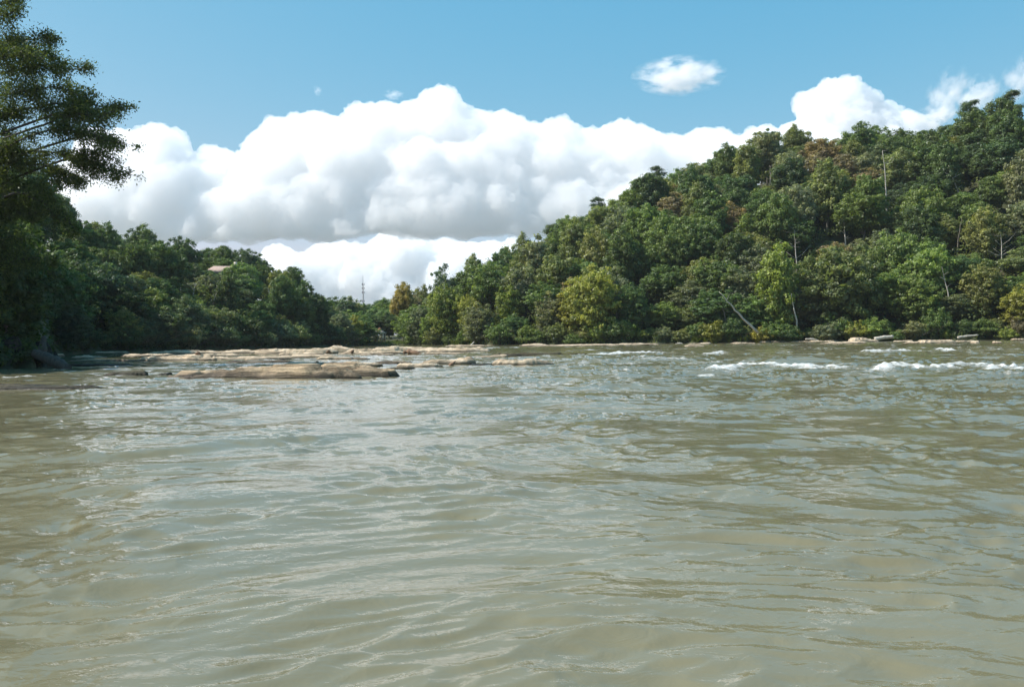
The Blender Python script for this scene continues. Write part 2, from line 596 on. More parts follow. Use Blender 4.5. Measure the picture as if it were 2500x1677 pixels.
def ground_polar(az, rad):
    az, rad = np.asarray(az, float), np.asarray(rad, float)
    rb, rr, rh = bank_r(az), ridge_r(az), np.interp(az, _ra, _rh)
    t = (rad - rb) / (rr - rb)
    s = np.sin(np.clip(t, 0, 1) * math.pi / 2) ** 1.25
    h = rh * s
    h = h * (1 - 0.45 * sstep(0, 1, (rad - rr) / 260.0))
    P = np.stack([rad * np.sin(az) * 0.035, rad * np.cos(az) * 0.035, np.zeros_like(rad)], -1).reshape(-1, 3)
    n = fbm(P, 3, 11).reshape(rad.shape)
    h = h + n * 2.2 * sstep(0.05, 0.4, t)
    d = rad - rb
    bed = np.clip(d * 0.28, -1.4, 0) + 0.55 * sstep(-0.6, 1.4, d) - 0.1
    return bed + np.where(d > 0, h, 0)


def ground(x, y):
    return float(ground_polar(np.array([math.atan2(x, y)]), np.array([math.hypot(x, y)]))[0])


def build_terrain():
    a = np.concatenate([np.linspace(-math.pi, R(-42), 40, endpoint=False), np.linspace(R(-42), R(42), 340), np.linspace(R(42), math.pi, 42)[1:]])
    rb, rr = bank_r(a), ridge_r(a)
    rows = [np.full_like(a, 0.5), rb * 0.5]
    rows += [rb + d for d in (-6, -4, -2, -1, -0.5, 0, 0.4, 0.9, 1.5, 2.5, 4)]
    rows += [rb + 4 + (rr - rb - 4) * k for k in np.linspace(0, 1, 26)[1:]]
    rows += [rr + d for d in (8, 18, 32, 50, 80, 120, 180, 260, 400, 700, 1200, 2500, 5000, 12000)]
    RR = np.array(rows)
    AA = np.broadcast_to(a, RR.shape)
    Z = ground_polar(AA, RR)
    far = sstep(500, 2500, RR)
    Z = Z * (1 - far) + 6.0 * far
    V = np.stack([RR * np.sin(AA), RR * np.cos(AA), Z], -1).reshape(-1, 3)
    F = grid_faces(len(rows), len(a))
    me = mesh_np('terrain', V, F, True, None, M_GROUND)
    o = link('terrain', me)
    tag(o, 'wooded river banks and hills of dark leaf litter', None, None, 'structure')


build_terrain()

# ------------------------------------------------------------------ river surface
# white water: (list of photo pixels along the crest, half width m, crest height m, strength)
FOAM = [
    ([(1690, 905), (1760, 902), (1830, 893), (1900, 897), (1960, 898), (2030, 897), (2085, 901)], 0.55, 0.30, 1.0),
    ([(2060, 901), (2140, 902), (2190, 896), (2240, 898), (2290, 900), (2330, 898)], 0.50, 0.26, 0.85),
    ([(2300, 899), (2350, 893), (2390, 894), (2440, 903), (2500, 903)], 0.5, 0.22, 0.7),
    ([(2400, 908), (2450, 902), (2500, 907), (2560, 905)], 0.45, 0.2, 0.7),
    ([(1395, 867), (1450, 867), (1500, 866), (1545, 862), (1590, 865), (1650, 864)], 0.8, 0.26, 0.95),
    ([(1755, 862), (1745, 866), (1720, 865)], 0.7, 0.2, 0.75),
    ([(2080, 863), (2130, 862), (2190, 861), (2235, 859), (2250, 862)], 0.6, 0.28, 0.8),
    ([(2285, 857), (2300, 856), (2330, 860)], 0.6, 0.28, 0.8),
    ([(2400, 858), (2440, 856)], 0.5, 0.15, 0.7),
    ([(1430, 854), (1450, 855)], 0.6, 0.12, 0.7),
    ([(1170, 852), (1240, 848), (1270, 849)], 0.7, 0.12, 0.7),
    ([(1700, 915), (1730, 914), (1790, 913)], 0.30, 0.08, 0.65),
    ([(1330, 942), (1370, 936), (1400, 938)], 0.30, 0.08, 0.6),
    ([(1570, 930), (1600, 928), (1630, 933)], 0.28, 0.08, 0.62),
    ([(1270, 945), (1300, 942)], 0.28, 0.06, 0.55),
    ([(1340, 891), (1420, 891), (1480, 889), (1560, 885)], 0.35, 0.08, 0.5),
    ([(0, 927), (40, 925), (100, 921)], 0.28, 0.12, 0.75),
    ([(380, 887), (430, 888)], 0.3, 0.05, 0.5),
    ([(1030, 868), (1075, 866), (1110, 870)], 0.5, 0.06, 0.5),
]
HUMP = [((1932, 889), 2.6, 1.2, 0.34), ((300, 905), 2.6, 1.2, 0.1), ((1180, 907), 3.0, 0.8, 0.10), ((1520, 885), 2.2, 0.8, 0.1)]


def wave_height(x, y):
    """river surface height and foam coverage at world points"""
    r = np.hypot(x, y)
    dth = 0.0016
    cell = r * dth
    zer = np.zeros_like(x)
    # domain warp, so crests bend with the current
    W = np.stack([x * 0.16, y * 0.16, zer], 1)
    wx = perlin(W, 71) * 2.2
    wy = perlin(W + 7.7, 72) * 2.2
    ca, sa = math.cos(R(16)), math.sin(R(16))
    u, v = (x + wx) * ca + (y + wy) * sa, -(x + wx) * sa + (y + wy) * ca

    def oct_(su, sv, seed, lam, ridge=0.0):
        n = perlin(np.stack([u * su, v * sv, zer + seed * 1.7], 1), seed)
        if ridge:
            n = (1 - ridge) * n + ridge * (0.5 - np.abs(n) * 1.8)
        return n * sstep(2.0, 5.0, lam / np.maximum(cell, 1e-6))
    # rough zones: rapids at the far side and on the right, slack water in the foreground
    az = np.arctan2(x, y)
    rap = sstep(12, 45, r) * (0.22 + 0.78 * sstep(R(-5), R(7), az))
    amp = (1.0 + 1.9 * rap) * (1 - 0.45 * sstep(75, 130, r))
    calm = 0.22 + 1.1 * sstep(-0.3, 0.3, perlin(np.stack([x * 0.5, y * 0.5, zer], 1), 91) + 0.5 * perlin(np.stack([x * 1.3, y * 1.3, zer], 1), 92))
    h = 0.085 * (1 + rap) * oct_(0.20, 0.32, 1, 3.0)
    h += 0.066 * amp * oct_(0.58, 0.85, 2, 1.2, 0.5)
    h += 0.050 * amp * calm * oct_(1.4, 1.9, 3, 0.6, 0.55)
    h += 0.0255 * amp * calm * oct_(3.0, 4.0, 4, 0.3, 0.5)
    h += 0.0072 * calm * oct_(6.0, 8.5, 5, 0.15, 0.4)
    foam = zer - 0.35
    # scattered small breakers in the rapids
    cre = perlin(np.stack([u * 0.33, v * 0.75, zer + 4], 1), 33)
    cre2 = perlin(np.stack([x * 0.06, y * 0.05, zer + 2], 1), 34)
    sc_ = sstep(0.24, 0.5, cre + 0.3 * cre2) * rap
    foam = np.maximum(foam, -0.35 + 0.85 * sc_)
    h += 0.05 * sc_
    for pts, hw, hh, st in FOAM:
        P = [on_water(*p) for p in pts]
        dmin = np.full_like(x, 1e9)
        side = zer.copy()
        lo_x, hi_x = min(p.x for p in P) - 5, max(p.x for p in P) + 5
        lo_y, hi_y = min(p.y for p in P) - 7, max(p.y for p in P) + 7
        sel = (x > lo_x) & (x < hi_x) & (y > lo_y) & (y < hi_y)
        if not sel.any():
            continue
        xs, ys = x[sel], y[sel]
        dm, tt = np.full_like(xs, 1e9), np.zeros_like(xs)
        n_ = len(P) - 1
        for k in range(n_):
            ax, ay, bx, by = P[k].x, P[k].y, P[k + 1].x, P[k + 1].y
            ex, ey = bx - ax, by - ay
            q = np.clip(((xs - ax) * ex + (ys - ay) * ey) / (ex * ex + ey * ey + 1e-9), 0, 1)
            dy = (ys - ay - q * ey)
            d = np.hypot(xs - ax - q * ex, dy * np.where(dy > 0, 1.2, 0.55))
            b = d < dm
            dm[b] = d[b]
            tt[b] = ((k + q) / n_)[b]
        end = np.clip(np.minimum(tt, 1 - tt) * 6 + 0.25, 0, 1)
        lump = 0.9 + 1.3 * perlin(np.stack([xs * 1.3, ys * 1.6, xs * 0], 1), 55) + 0.7 * perlin(np.stack([xs * 3.6, ys * 3.6, xs * 0], 1), 56)
        hw = hw * 0.95
        g = np.exp(-(dm / hw) ** 2) * end
        h[sel] += hh * 0.5 * g * np.clip(lump, 0.0, 2)
        foam[sel] = np.maximum(foam[sel], -0.35 + (st * 1.12 + 0.38) * np.exp(-(dm / (hw * 1.5)) ** 2) * end * np.clip(0.55 + 0.45 * lump, 0, 1.3))
    for p, wx_, wy_, hh in HUMP:
        c = on_water(*p)
        g = np.exp(-((x - c.x) / wx_) ** 2 - ((y - c.y) / wy_) ** 2)
        h += hh * g
        foam = np.where(g > 0.3, np.minimum(foam, -0.2 + (1 - g) * 0.6), foam) if hh > 0.3 else foam
    return h, foam


def build_water():
    lim = R(39)
    a = np.concatenate([np.linspace(-math.pi, -lim, 60, endpoint=False), np.linspace(-lim, lim, 860), np.linspace(lim, math.pi, 61)[1:]])
    r1 = 2.4 * np.exp(np.arange(0, 560) * math.log(70 / 2.4) / 560)
    r2 = 70 * np.exp(np.arange(0, 201) * math.log(340 / 70) / 200)
    rad = np.concatenate([[0.3, 0.8, 1.3, 1.8, 2.1], r1, r2])
    RR, AA = np.meshgrid(rad, a, indexing='ij')
    x, y = (RR * np.sin(AA)).ravel(), (RR * np.cos(AA)).ravel()
    h, foam = wave_height(x, y)
    V = np.stack([x, y, h], 1)
    F = grid_faces(len(rad), len(a))[:, ::-1]
    n = len(a)
    V = np.vstack([V, [(0, 0, 0)]])
    foam = np.append(foam, -0.35)
    k = np.arange(n - 1)
    T = np.stack([k, k + 1, np.full(n - 1, len(V) - 1)], 1)[:, ::-1]
    me = mesh_np('river_water', V, [F, T], True, {'foam': foam}, M_WATER)
    tag(link('river_water', me), 'murky olive river with ripples, cloud reflections and white rapids', None, None, 'structure')


build_water()

# ------------------------------------------------------------------ clouds
F_M = lambda D: D / FPX


def _ico():
    bm = bmesh.new()
    bmesh.ops.create_icosphere(bm, subdivisions=2, radius=1.0)
    V = np.array([v.co[:] for v in bm.verts])
    F = np.array([[v.index for v in f.verts] for f in bm.faces])
    bm.free()
    return V, F


def fuse(me, voxel):
    """voxel-remesh a mesh datablock, returning a new one"""
    o = bpy.data.objects.new('fuse_tmp', me)
    COL.objects.link(o)
    md = o.modifiers.new('fuse', 'REMESH')
    md.mode = 'VOXEL'
    md.voxel_size = voxel
    ev = o.evaluated_get(bpy.context.evaluated_depsgraph_get())
    me2 = bpy.data.meshes.new_from_object(ev)
    bpy.data.objects.remove(o, do_unlink=True)
    bpy.data.meshes.remove(me)
    return me2


def vget(me, what='co'):
    n = len(me.vertices)
    V = np.empty(n * 3, np.float32)
    me.vertices.foreach_get(what, V)
    return V.reshape(-1, 3).astype(float)


def vset(me, V):
    me.vertices.foreach_set('co', np.ascontiguousarray(V, np.float32).ravel())
    me.update()


def cloud_body(name, label, D, outline, base, rpx, seed, depth_m, voxel, disp=1.0):
    """outline: crest in photo pixels; base: y pixel of the flat base; a heap of puffs fused, billowed and fused again"""
    rng = random.Random(seed)
    s = D / FPX
    IV, IF = _ico()
    VV, FF, nn = [], [], 0
    puffs = []

    def puff(px, py, r_, dd, sq=1.0):
        puffs.append((list(at(px, py, D + dd)), r_ * s, sq))
    ox = np.array([p[0] for p in outline], float)
    oy = np.array([p[1] for p in outline], float)
    x = ox[0]
    while x <= ox[-1]:
        y = float(np.interp(x, ox, oy))
        by = base(x)
        r_ = rng.uniform(*rpx)
        r_ = min(r_, max(12, (by - y) * 0.5))
        puff(x, y + r_ + 6, r_, rng.uniform(-0.2, 0.2) * depth_m)
        for _ in range(2):
            q = r_ * rng.uniform(0.35, 0.6)
            puff(x + rng.uniform(-0.7, 0.7) * r_, y + r_ * rng.uniform(0.4, 0.9), q, rng.uniform(-0.3, 0.1) * depth_m)
        yy = y + r_ * 1.3
        while yy < by - 10:
            t = (yy - y) / max(by - y, 1)
            q = rng.uniform(rpx[0] * 1.1, rpx[1] * 1.25)
            q = min(q, max(14, by - yy + 14))
            puff(x + rng.uniform(-30, 30), yy, q, -depth_m * (0.05 + 0.8 * t) + rng.uniform(-0.12, 0.12) * depth_m, 0.9)
            yy += q * rng.uniform(0.6, 0.9)
        x += r_ * rng.uniform(0.5, 0.75)
    for c, r_, sq in puffs:
        VV.append(IV * np.array([r_, r_, r_ * sq]) + np.array(c))
        FF.append(IF + nn)
        nn += len(IV)
    me = fuse(mesh_np(name, np.vstack(VV), np.vstack(FF)), voxel * 1.5)
    u = D / 6000.0
    for scale, amp in ((330, 62), (150, 50)):
        V, Nn = vget(me), vget(me, 'normal')
        w = worley(V / (scale * u) + 0.3 * fbm(V / (scale * u) * 0.7, 2, 5)[:, None], seed + int(scale))
        V = V + Nn * ((0.5 - w) * amp * u * disp)[:, None]
        vset(me, V)
    me = fuse(me, voxel)
    for scale, amp in ((90, 36), (42, 19)):
        V, Nn = vget(me), vget(me, 'normal')
        w = worley(V / (scale * u) + 0.3 * fbm(V / (scale * u) * 0.7, 2, 5)[:, None], seed + int(scale))
        soft = 0.25 + 0.75 * sstep(-0.25, 0.3, perlin(V / (420 * u), seed + 77))      # some faces stay smooth
        V = V + Nn * ((0.5 - w) * amp * u * disp * soft)[:, None]
        vset(me, V)
    V, Nn = vget(me), vget(me, 'normal')
    V = V + Nn * (fbm(V / (30 * u), 3, seed + 40) * 17 * u * disp)[:, None]
    # flat, slightly ragged condensation level
    pxv = CX + FPX * V[:, 0] / V[:, 1]
    qs = np.arange(-200, 2800, 50)
    zb = np.interp(pxv, qs, np.array([at(q, base(q), D).z for q in qs])) + 75 * u * fbm(V / (330 * u), 4, seed + 60)
    V[:, 2] = np.where(V[:, 2] < zb, zb + (V[:, 2] - zb) * 0.35, V[:, 2])
    vset(me, V)
    me.polygons.foreach_set('use_smooth', np.ones(len(me.polygons), bool))
    me.materials.clear()
    me.materials.append(M_CLOUD)
    me.name = name
    o = link(name, me)
    tag(o, label, 'cloud', 'cumulus clouds')
    return o


K = 1.0693
D2S = lambda pts: [(a * K, b * K) for a, b in pts]
MAIN = D2S([(135, 470), (165, 380), (190, 330), (240, 292), (290, 280), (350, 288), (410, 312), (435, 345), (500, 350), (575, 345), (590, 295), (640, 265),
            (700, 257), (760, 280), (790, 300), (850, 262), (880, 225), (930, 222), (990, 210), (1020, 228), (1060, 247), (1110, 262), (1160, 270),
            (1200, 280), (1250, 276), (1300, 275), (1340, 280), (1390, 286), (1430, 275), (1490, 283), (1530, 308), (1600, 320), (1650, 312), (1700, 302),
            (1760, 300), (1840, 288), (1920, 300), (2050, 320)])
cloud_body('cloud', 'huge white cumulus bank billowing across the sky between the two hills', 6000, MAIN,
           lambda x: float(np.interp(x, [120, 300, 700, 1000, 1350, 1700, 2200], [575, 610, 592, 585, 585, 560, 470])), (34, 74), 3, 520, 11)
LOW = D2S([(380, 640), (450, 610), (520, 600), (560, 590), (600, 575), (650, 560), (690, 585), (740, 560), (780, 546), (815, 560), (850, 542), (950, 540), (1050, 545), (1150, 540), (1220, 548), (1300, 560)])
cloud_body('cloud', 'low row of pale cumulus heads above the radio mast', 9500, LOW, lambda x: 775, (24, 48), 8, 500, 20)
TOWER = D2S([(1835, 300), (1852, 225), (1875, 202), (1905, 190), (1930, 176), (1955, 186), (1972, 222), (2010, 232), (2045, 238), (2075, 280), (2090, 310)])
cloud_body('cloud', 'steep white cloud tower rising behind the crest of the steep hill', 6800, TOWER, lambda x: 400, (22, 46), 15, 300, 12)


def wisp_cloud(label, px, py, wpx, hpx, D, dens, seed, scale=2.2, rot=0.0):
    me = bpy.data.meshes.new('wispy_cloud')
    bm = bmesh.new()
    bmesh.ops.create_icosphere(bm, subdivisions=2, radius=1.0)
    bm.to_mesh(me)
    bm.free()
    me.materials.append(mat_wisp('cloud_wisp_%d' % seed, dens, scale))
    s = D / FPX
    o = link('wispy_cloud', me, None, at(px, py, D), (0, rot, 0), (wpx * 0.5 * s, hpx * 0.8 * s, hpx * 0.5 * s))
    tag(o, label, 'cloud', 'small wispy clouds')
    return o


wisp_cloud('small ragged white cloud alone high in the blue sky', 1658, 186, 250, 100, 5000, 0.030, 1, 2.6)
wisp_cloud('faint upright wisp of cloud above the tall pines', 2312, 235, 60, 150, 5000, 0.012, 2)
wisp_cloud('ragged pale cloud puff behind the flat-topped pine', 2385, 240, 90, 120, 5000, 0.016, 3)
wisp_cloud('pale cloud scrap touching the wooded crest beside the pines', 2285, 285, 110, 70, 5000, 0.022, 4)
wisp_cloud('thin cloud shred at the edge of the sky over the pines', 2495, 190, 50, 130, 5000, 0.014, 5)
wisp_cloud('tiny cloud shred on top of the tallest cumulus head', 960, 232, 60, 30, 5900, 0.012, 6)
wisp_cloud('tiny faint cloud fleck in open blue above the cumulus', 775, 222, 26, 30, 5900, 0.008, 7)

# ------------------------------------------------------------------ rocks of the shoal
def cells2(x, y, seed):
    """2-D cell noise: distance to the nearest border and a random value per cell"""
    P = np.stack([x.ravel(), y.ravel()], 1)
    i = np.floor(P).astype(np.int64)
    d1, d2, val = np.full(len(P), 9.0), np.full(len(P), 9.0), np.zeros(len(P))
    for dx in (-1, 0, 1):
        for dy in (-1, 0, 1):
            c = i + np.array((dx, dy))
            h = _hash3(c[:, 0], c[:, 1], c[:, 1] * 0 + 3, seed)
            q = c + np.stack([(h & 1023) / 1023., ((h >> 10) & 1023) / 1023.], 1)
            d = np.sqrt(((q - P) ** 2).sum(1))
            nb = d < d1
            d2 = np.where(nb, d1, np.minimum(d2, d))
            val = np.where(nb, ((h >> 20) & 1023) / 1023., val)
            d1 = np.where(nb, d, d1)
    return (d2 - d1).reshape(x.shape), val.reshape(x.shape)


def rock_mesh(L, Wd, H, seed, flat=2.6, strata=0.0, nu=64, nv=28, mat=None, rough=1.0):
    """long low water-worn ledge: ragged plan, flat fractured top, undercut steps; origin on the waterline"""
    th = np.linspace(0, 2 * math.pi, nu, endpoint=False)
    rho = np.linspace(0.0, 1.0, nv) ** 0.75
    TT, PP = np.meshgrid(th, rho, indexing='xy')
    e = 2.0 / flat
    cx = np.sign(np.cos(TT)) * np.abs(np.cos(TT)) ** e
    sy = np.sign(np.sin(TT)) * np.abs(np.sin(TT)) ** e
    Pn = np.stack([np.cos(TT) * 1.3, np.sin(TT) * 1.3, np.full_like(TT, seed * 3.7)], -1).reshape(-1, 3)
    wob = 1 + (0.26 * fbm(Pn * 1.4, 3, seed) + 0.045 * fbm(Pn * 5.5, 2, seed + 1)).reshape(TT.shape) * rough
    x = cx * PP * wob * L / 2
    y = sy * PP * wob * Wd / 2
    edge = 1 - PP ** 3.0
    Q = np.stack([x * 0.45 + seed * 5.1, y * 0.6, np.zeros_like(x)], -1).reshape(-1, 3)
    n = fbm(Q, 4, seed + 3).reshape(x.shape)
    cell = min(max(L * 0.16, 0.9), 2.6)
    warp = 0.25 * fbm(Q * 2.1, 2, seed + 5).reshape(x.shape)
    bd, val = cells2(x / cell + warp, y / (cell * 0.8) + warp + seed, seed)
    # the surface dips one way, steps down from block to block, and rounds off at the waterline
    dip = 1 + 0.3 * math.sin(seed * 2.3) * x / (L / 2) + 0.15 * math.cos(seed * 1.7) * y / (Wd / 2)
    blocky = 0.20 if strata else 0.10
    z = H * dip * (0.86 + blocky * (val - 0.5) * 2 + 0.34 * n * rough)
    z = z * np.clip(edge * 1.7, 0, 1) ** 0.8
    if strata > 0:
        zz = z / strata
        fr = zz - np.floor(zz)
        z = 0.3 * z + 0.7 * strata * (np.floor(zz) + sstep(0.6, 1.0, fr))
    z = z - min(0.07, 0.2 * H) * (1 - sstep(0.0, 0.10, bd)) * sstep(0.0, 0.3, edge)
    z = z + fbm(Q * 6.5, 3, seed + 9).reshape(x.shape) * 0.06 * min(1.0, H * 2) * rough
    z = np.minimum(z, H * 1.2)
    z = z - 0.5 * sstep(0.9, 1.0, PP) - 0.02
    V = np.stack([x, y, z], -1).reshape(-1, 3)
    F = grid_faces(nv, nu, wrap=True)
    me = mesh_np('rock', V, F, True, None, mat)
    return me


ROCKS = [
    # px0, px1, y base, y top, material, label, strata
    (403, 944, 925, 884, 'B', 'long brown rock slab with dark waterline, biggest of the shoal', 0.16),
    (826, 930, 896, 880, 'T', 'smooth tan mound just behind the end of the long brown slab', 0),
    (687, 822, 893, 882, 'T', 'low tan slab lying behind the middle of the long brown slab', 0),
    (912, 1002, 889, 879, 'B', 'mottled brown low rock between two smooth tan mounds', 0.1),
    (970, 1075, 898, 883, 'T', 'smooth tan mound with split driftwood beside it, front half', 0),
    (1035, 1156, 890, 871, 'T', 'broad tan hump with a leaning stub of wood on its flank', 0),
    (1144, 1202, 895, 888, 'W', 'dark wet low rock in front of the round tan boulder', 0),
    (1209, 1347, 893, 871, 'T', 'rounded tan boulder standing alone where the rapids begin', 0),
    (1167, 1230, 874, 865, 'T', 'small pale rock joined to the dark mossy ledge', 0),
    (1222, 1335, 872, 859, 'W', 'dark mossy ledge behind the rounded tan boulder', 0.08),
    (1329, 1370, 870, 857, 'W', 'blackish knob of rock at the end of the mossy ledge', 0),
    (1366, 1430, 868, 861, 'W', 'low dark rock tail running into the white water', 0),
    (785, 884, 879, 869, 'T', 'flat tan rock with a mossy end in the mid channel', 0.07),
    (677, 802, 874, 865, 'T', 'thin tan ledge just across the channel from the long slab', 0.07),
    (882, 956, 869, 862, 'T', 'thin pale ledge beside the mossy-ended flat rock', 0),
    (600, 640, 881, 874, 'T', 'tiny tan rock poking out of blue water behind the slab', 0),
    (640, 700, 880, 876, 'W', 'tiny dark wet rock next to the tiny tan one', 0),
    (708, 808, 865, 848, 'T', 'humped tan rock dome in the back row of the shoal', 0),
    (803, 866, 861, 843, 'T', 'greyish rounded dome, highest of the back row', 0),
    (858, 990, 863, 845, 'T', 'broad tan dome in front of the gazebo lawn', 0),
    (960, 1168, 861, 845, 'T', 'long low tan slab behind the driftwood root', 0.08),
    (633, 716, 865, 850, 'T', 'flat pale slab with a dark log lying on it', 0.06),
    (510, 704, 863, 852, 'T', 'wide pale ledge under the shadowed wooded bank', 0.08),
    (493, 700, 878, 868, 'T', 'narrow tan ledge stretching beside the blue channel', 0.08),
    (339, 495, 882, 865, 'T', 'thick layered tan slab in the middle of the far shoal', 0.11),
    (372, 512, 865, 854, 'T', 'pale slab behind the thick layered one', 0.08),
    (267, 320, 883, 876, 'T', 'small tan slab between the layered slab and the twin slabs', 0),
    (169, 255, 884, 875, 'T', 'front one of the twin tan slabs near the dark sloping log', 0.07),
    (177, 246, 876, 869, 'T', 'rear one of the twin tan slabs near the dark sloping log', 0.07),
    (233, 306, 864, 858, 'T', 'thin pale sliver of rock under the darkest trees', 0),
    (106, 148, 872, 862, 'T', 'small bright rock showing just above the dark sloping log', 0),
    (170, 292, 894, 887, 'W', 'low wet brown ledge in the shaded blue channel', 0),
    (246, 354, 920, 904, 'W', 'dark wet hump upstream of the long brown slab', 0),
    (380, 406, 919, 910, 'W', 'small dark stone touching the tip of the long brown slab', 0),
    (-60, 228, 955, 933, 'W', 'flat dark rock awash in shade near the shore roots', 0),
    (420, 560, 872, 864, 'T', 'thin tan ledge between the thick layered slab and the wide pale one', 0.07),
    (300, 400, 871, 864, 'T', 'small tan ledge behind the twin slabs, toward the dark bank', 0.06),
    (690, 790, 868, 860, 'T', 'broken tan ledge in front of the humped dome', 0.07),
    (840, 960, 866, 860, 'T', 'flat tan ledge in front of the broad dome', 0.07),
    (1040, 1130, 866, 858, 'T', 'flat tan ledge right behind the driftwood root', 0.06),
    (560, 700, 886, 879, 'B', 'brown ledge half awash behind the long slab', 0.06),
    (940, 1010, 905, 899, 'W', 'flat wet stone barely out of the water past the long slab', 0),
    (1100, 1190, 847, 843, 'T', 'pale shoreline slab at the foot of the olive bushes', 0),
    (1276, 1332, 846, 838, 'T', 'pale rounded shore rock below the yellow-green tree', 0),
    (1330, 1500, 846, 842, 'T', 'long thin shore ledge below the yellow-green tree', 0),
    (1520, 1600, 843, 840, 'T', 'thin shore ledge at the foot of the steep hill', 0),
    (1690, 1732, 842, 838, 'T', 'flat shore rock, rear one of a pair under the leaning trunk', 0),
    (1676, 1716, 848, 843, 'T', 'flat shore rock, front one of a pair under the leaning trunk', 0),
    (1790, 1844, 841, 835, 'T', 'tan shore rock below the dark hollow under bushes', 0),
    (1856, 1880, 837, 833, 'T', 'small tan rock below the bright green riverside tree', 0),
    (1892, 1952, 836, 831, 'T', 'low tan ledge below the bright green riverside tree', 0),
    (1950, 2040, 836, 830, 'T', 'tan ledge at the roots of the many-stemmed tree', 0.1),
    (2018, 2112, 840, 834, 'T', 'flat pale ledge in the water before the many-stemmed tree', 0),
    (2086, 2143, 836, 823, 'T', 'heaped tan boulder beside the grey shore log', 0.2),
    (2190, 2229, 836, 830, 'T', 'small tan rock left of the widest shore slab', 0),
    (2227, 2330, 839, 828, 'T', 'widest tan shore slab below the greyish bush', 0.12),
    (2342, 2382, 836, 831, 'T', 'flat tan rock after the gap in the shore slabs', 0),
    (2377, 2393, 839, 835, 'T', 'tiny pale stone in the water off the shore slabs', 0),
    (2431, 2448, 839, 834, 'T', 'tiny white-topped stone farthest along the rapids shore', 0),
    (2478, 2510, 830, 825, 'T', 'tan rock below the yellow bush at the picture edge', 0),
]
for k, (x0, x1, yb, yt, mk, lab, strata) in enumerate(ROCKS):
    pc = (x0 + x1) / 2
    yb = yb - 1.0
    c = on_water(pc, yb)
    D = min(c.y, float(bank_r(az_of(pc)) * math.cos(az_of(pc))) - 1.5)
    c = at(pc, yb, D)
    L = (x1 - x0) * D / FPX * (1.1 if D < 60 else 1.32)
    seen = (yb - yt) * D / FPX
    Wd = min(max(0.30 * L, 1.2), 5.0 if D < 60 else 7.0)
    H = max(0.16 if D < 90 else 0.30, (seen - Wd * 0.4 * CAM_H / D) * (0.8 if k == 0 else 0.85))
    strata_m = strata
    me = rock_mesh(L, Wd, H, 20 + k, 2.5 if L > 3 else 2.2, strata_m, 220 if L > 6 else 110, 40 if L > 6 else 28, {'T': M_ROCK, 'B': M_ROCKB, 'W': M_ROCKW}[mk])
    far_rock = D > 95
    lo = ground(c.x, c.y + Wd * 0.4)
    o = link('rock', me, None, (c.x, c.y + Wd * 0.42, max(0.0, min(lo, 0.25)) if far_rock else 0.0), (0, 0, R(-0.9 if k else -6)))
    tag(o, lab, 'rock', 'rocks of the shoal and shore')

# ------------------------------------------------------------------ trees
def leaf_verts(C, Nrm, size, rng, aspect=0.62):
    n = len(C)
    Nrm = Nrm / (np.linalg.norm(Nrm, axis=1)[:, None] + 1e-9)
    a = rng.normal(size=(n, 3))
    U = np.cross(Nrm, a)
    U /= np.linalg.norm(U, axis=1)[:, None] + 1e-9
    W = np.cross(Nrm, U)
    s = np.asarray(size)[:, None]
    V = np.stack([C - U * s, C - W * s * aspect, C + U * s, C + W * s * aspect], 1)
    return V.reshape(-1, 3)


def unit(rng, n):
    d = rng.normal(size=(n, 3))
    return d / np.linalg.norm(d, axis=1)[:, None]


def clump_leaves(rng, centers, radii, ctint, per, size, flat=0.75, aspect=0.62):
    n = len(centers) * per
    ci = np.repeat(np.arange(len(centers)), per)
    d = unit(rng, n)
    d[:, 2] = np.where(rng.random(n) < 0.35, np.abs(d[:, 2]), d[:, 2])
    rr = radii[ci] * (0.35 + 0.65 * rng.random(n) ** 0.6)
    rr *= 1 + 0.25 * rng.normal(size=n)
    C = centers[ci] + d * rr[:, None] * np.array([1, 1, flat])
    Nn = d * 1.25 + unit(rng, n) * 0.6 + np.array([0, 0, 0.35])
    V = leaf_verts(C, Nn, size * rng.uniform(0.6, 1.25, n), rng, aspect)
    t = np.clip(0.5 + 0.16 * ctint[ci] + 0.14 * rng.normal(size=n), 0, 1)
    return V, np.repeat(t, 4)


def crown_mesh(name, seed, rx, rz, cz, nclump, per, leaf, low=0.0, lob=0.32, cr=(0.7, 1.45), core=True, shell=0.5):
    rng = np.random.default_rng(seed)
    d = unit(rng, nclump)
    if low:
        d[:, 2] = np.abs(d[:, 2]) * (1 - low) + d[:, 2] * low
    lobes = 1 + lob * 1.25 * perlin(d * 1.5 + seed * 1.37, seed) + 0.10 * rng.normal(size=nclump)
    rad = np.minimum((shell + (1 - shell) * rng.random(nclump) ** 0.7) * lobes, 1.12)
    C = d * rad[:, None] * np.array([rx, rx, rz]) + np.array([0, 0, cz])
    radii = rng.uniform(cr[0], cr[1], nclump) * np.clip(1.55 - 0.6 * rad, 0.55, 1.2)
    ct = rng.normal(size=nclump) + 0.5 * (C[:, 2] - cz) / rz  # higher clumps paler: sunlit crown tops put into the leaf tint
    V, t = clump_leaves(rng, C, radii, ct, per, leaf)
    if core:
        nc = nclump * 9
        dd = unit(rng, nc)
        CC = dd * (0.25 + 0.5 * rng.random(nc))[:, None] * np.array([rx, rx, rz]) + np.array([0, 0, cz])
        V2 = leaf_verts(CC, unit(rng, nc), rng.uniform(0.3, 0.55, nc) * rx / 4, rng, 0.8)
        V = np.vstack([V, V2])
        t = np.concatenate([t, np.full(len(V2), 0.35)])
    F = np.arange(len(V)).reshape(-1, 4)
    return mesh_np(name, V, F, False, {'tint': t}, M_LEAF)


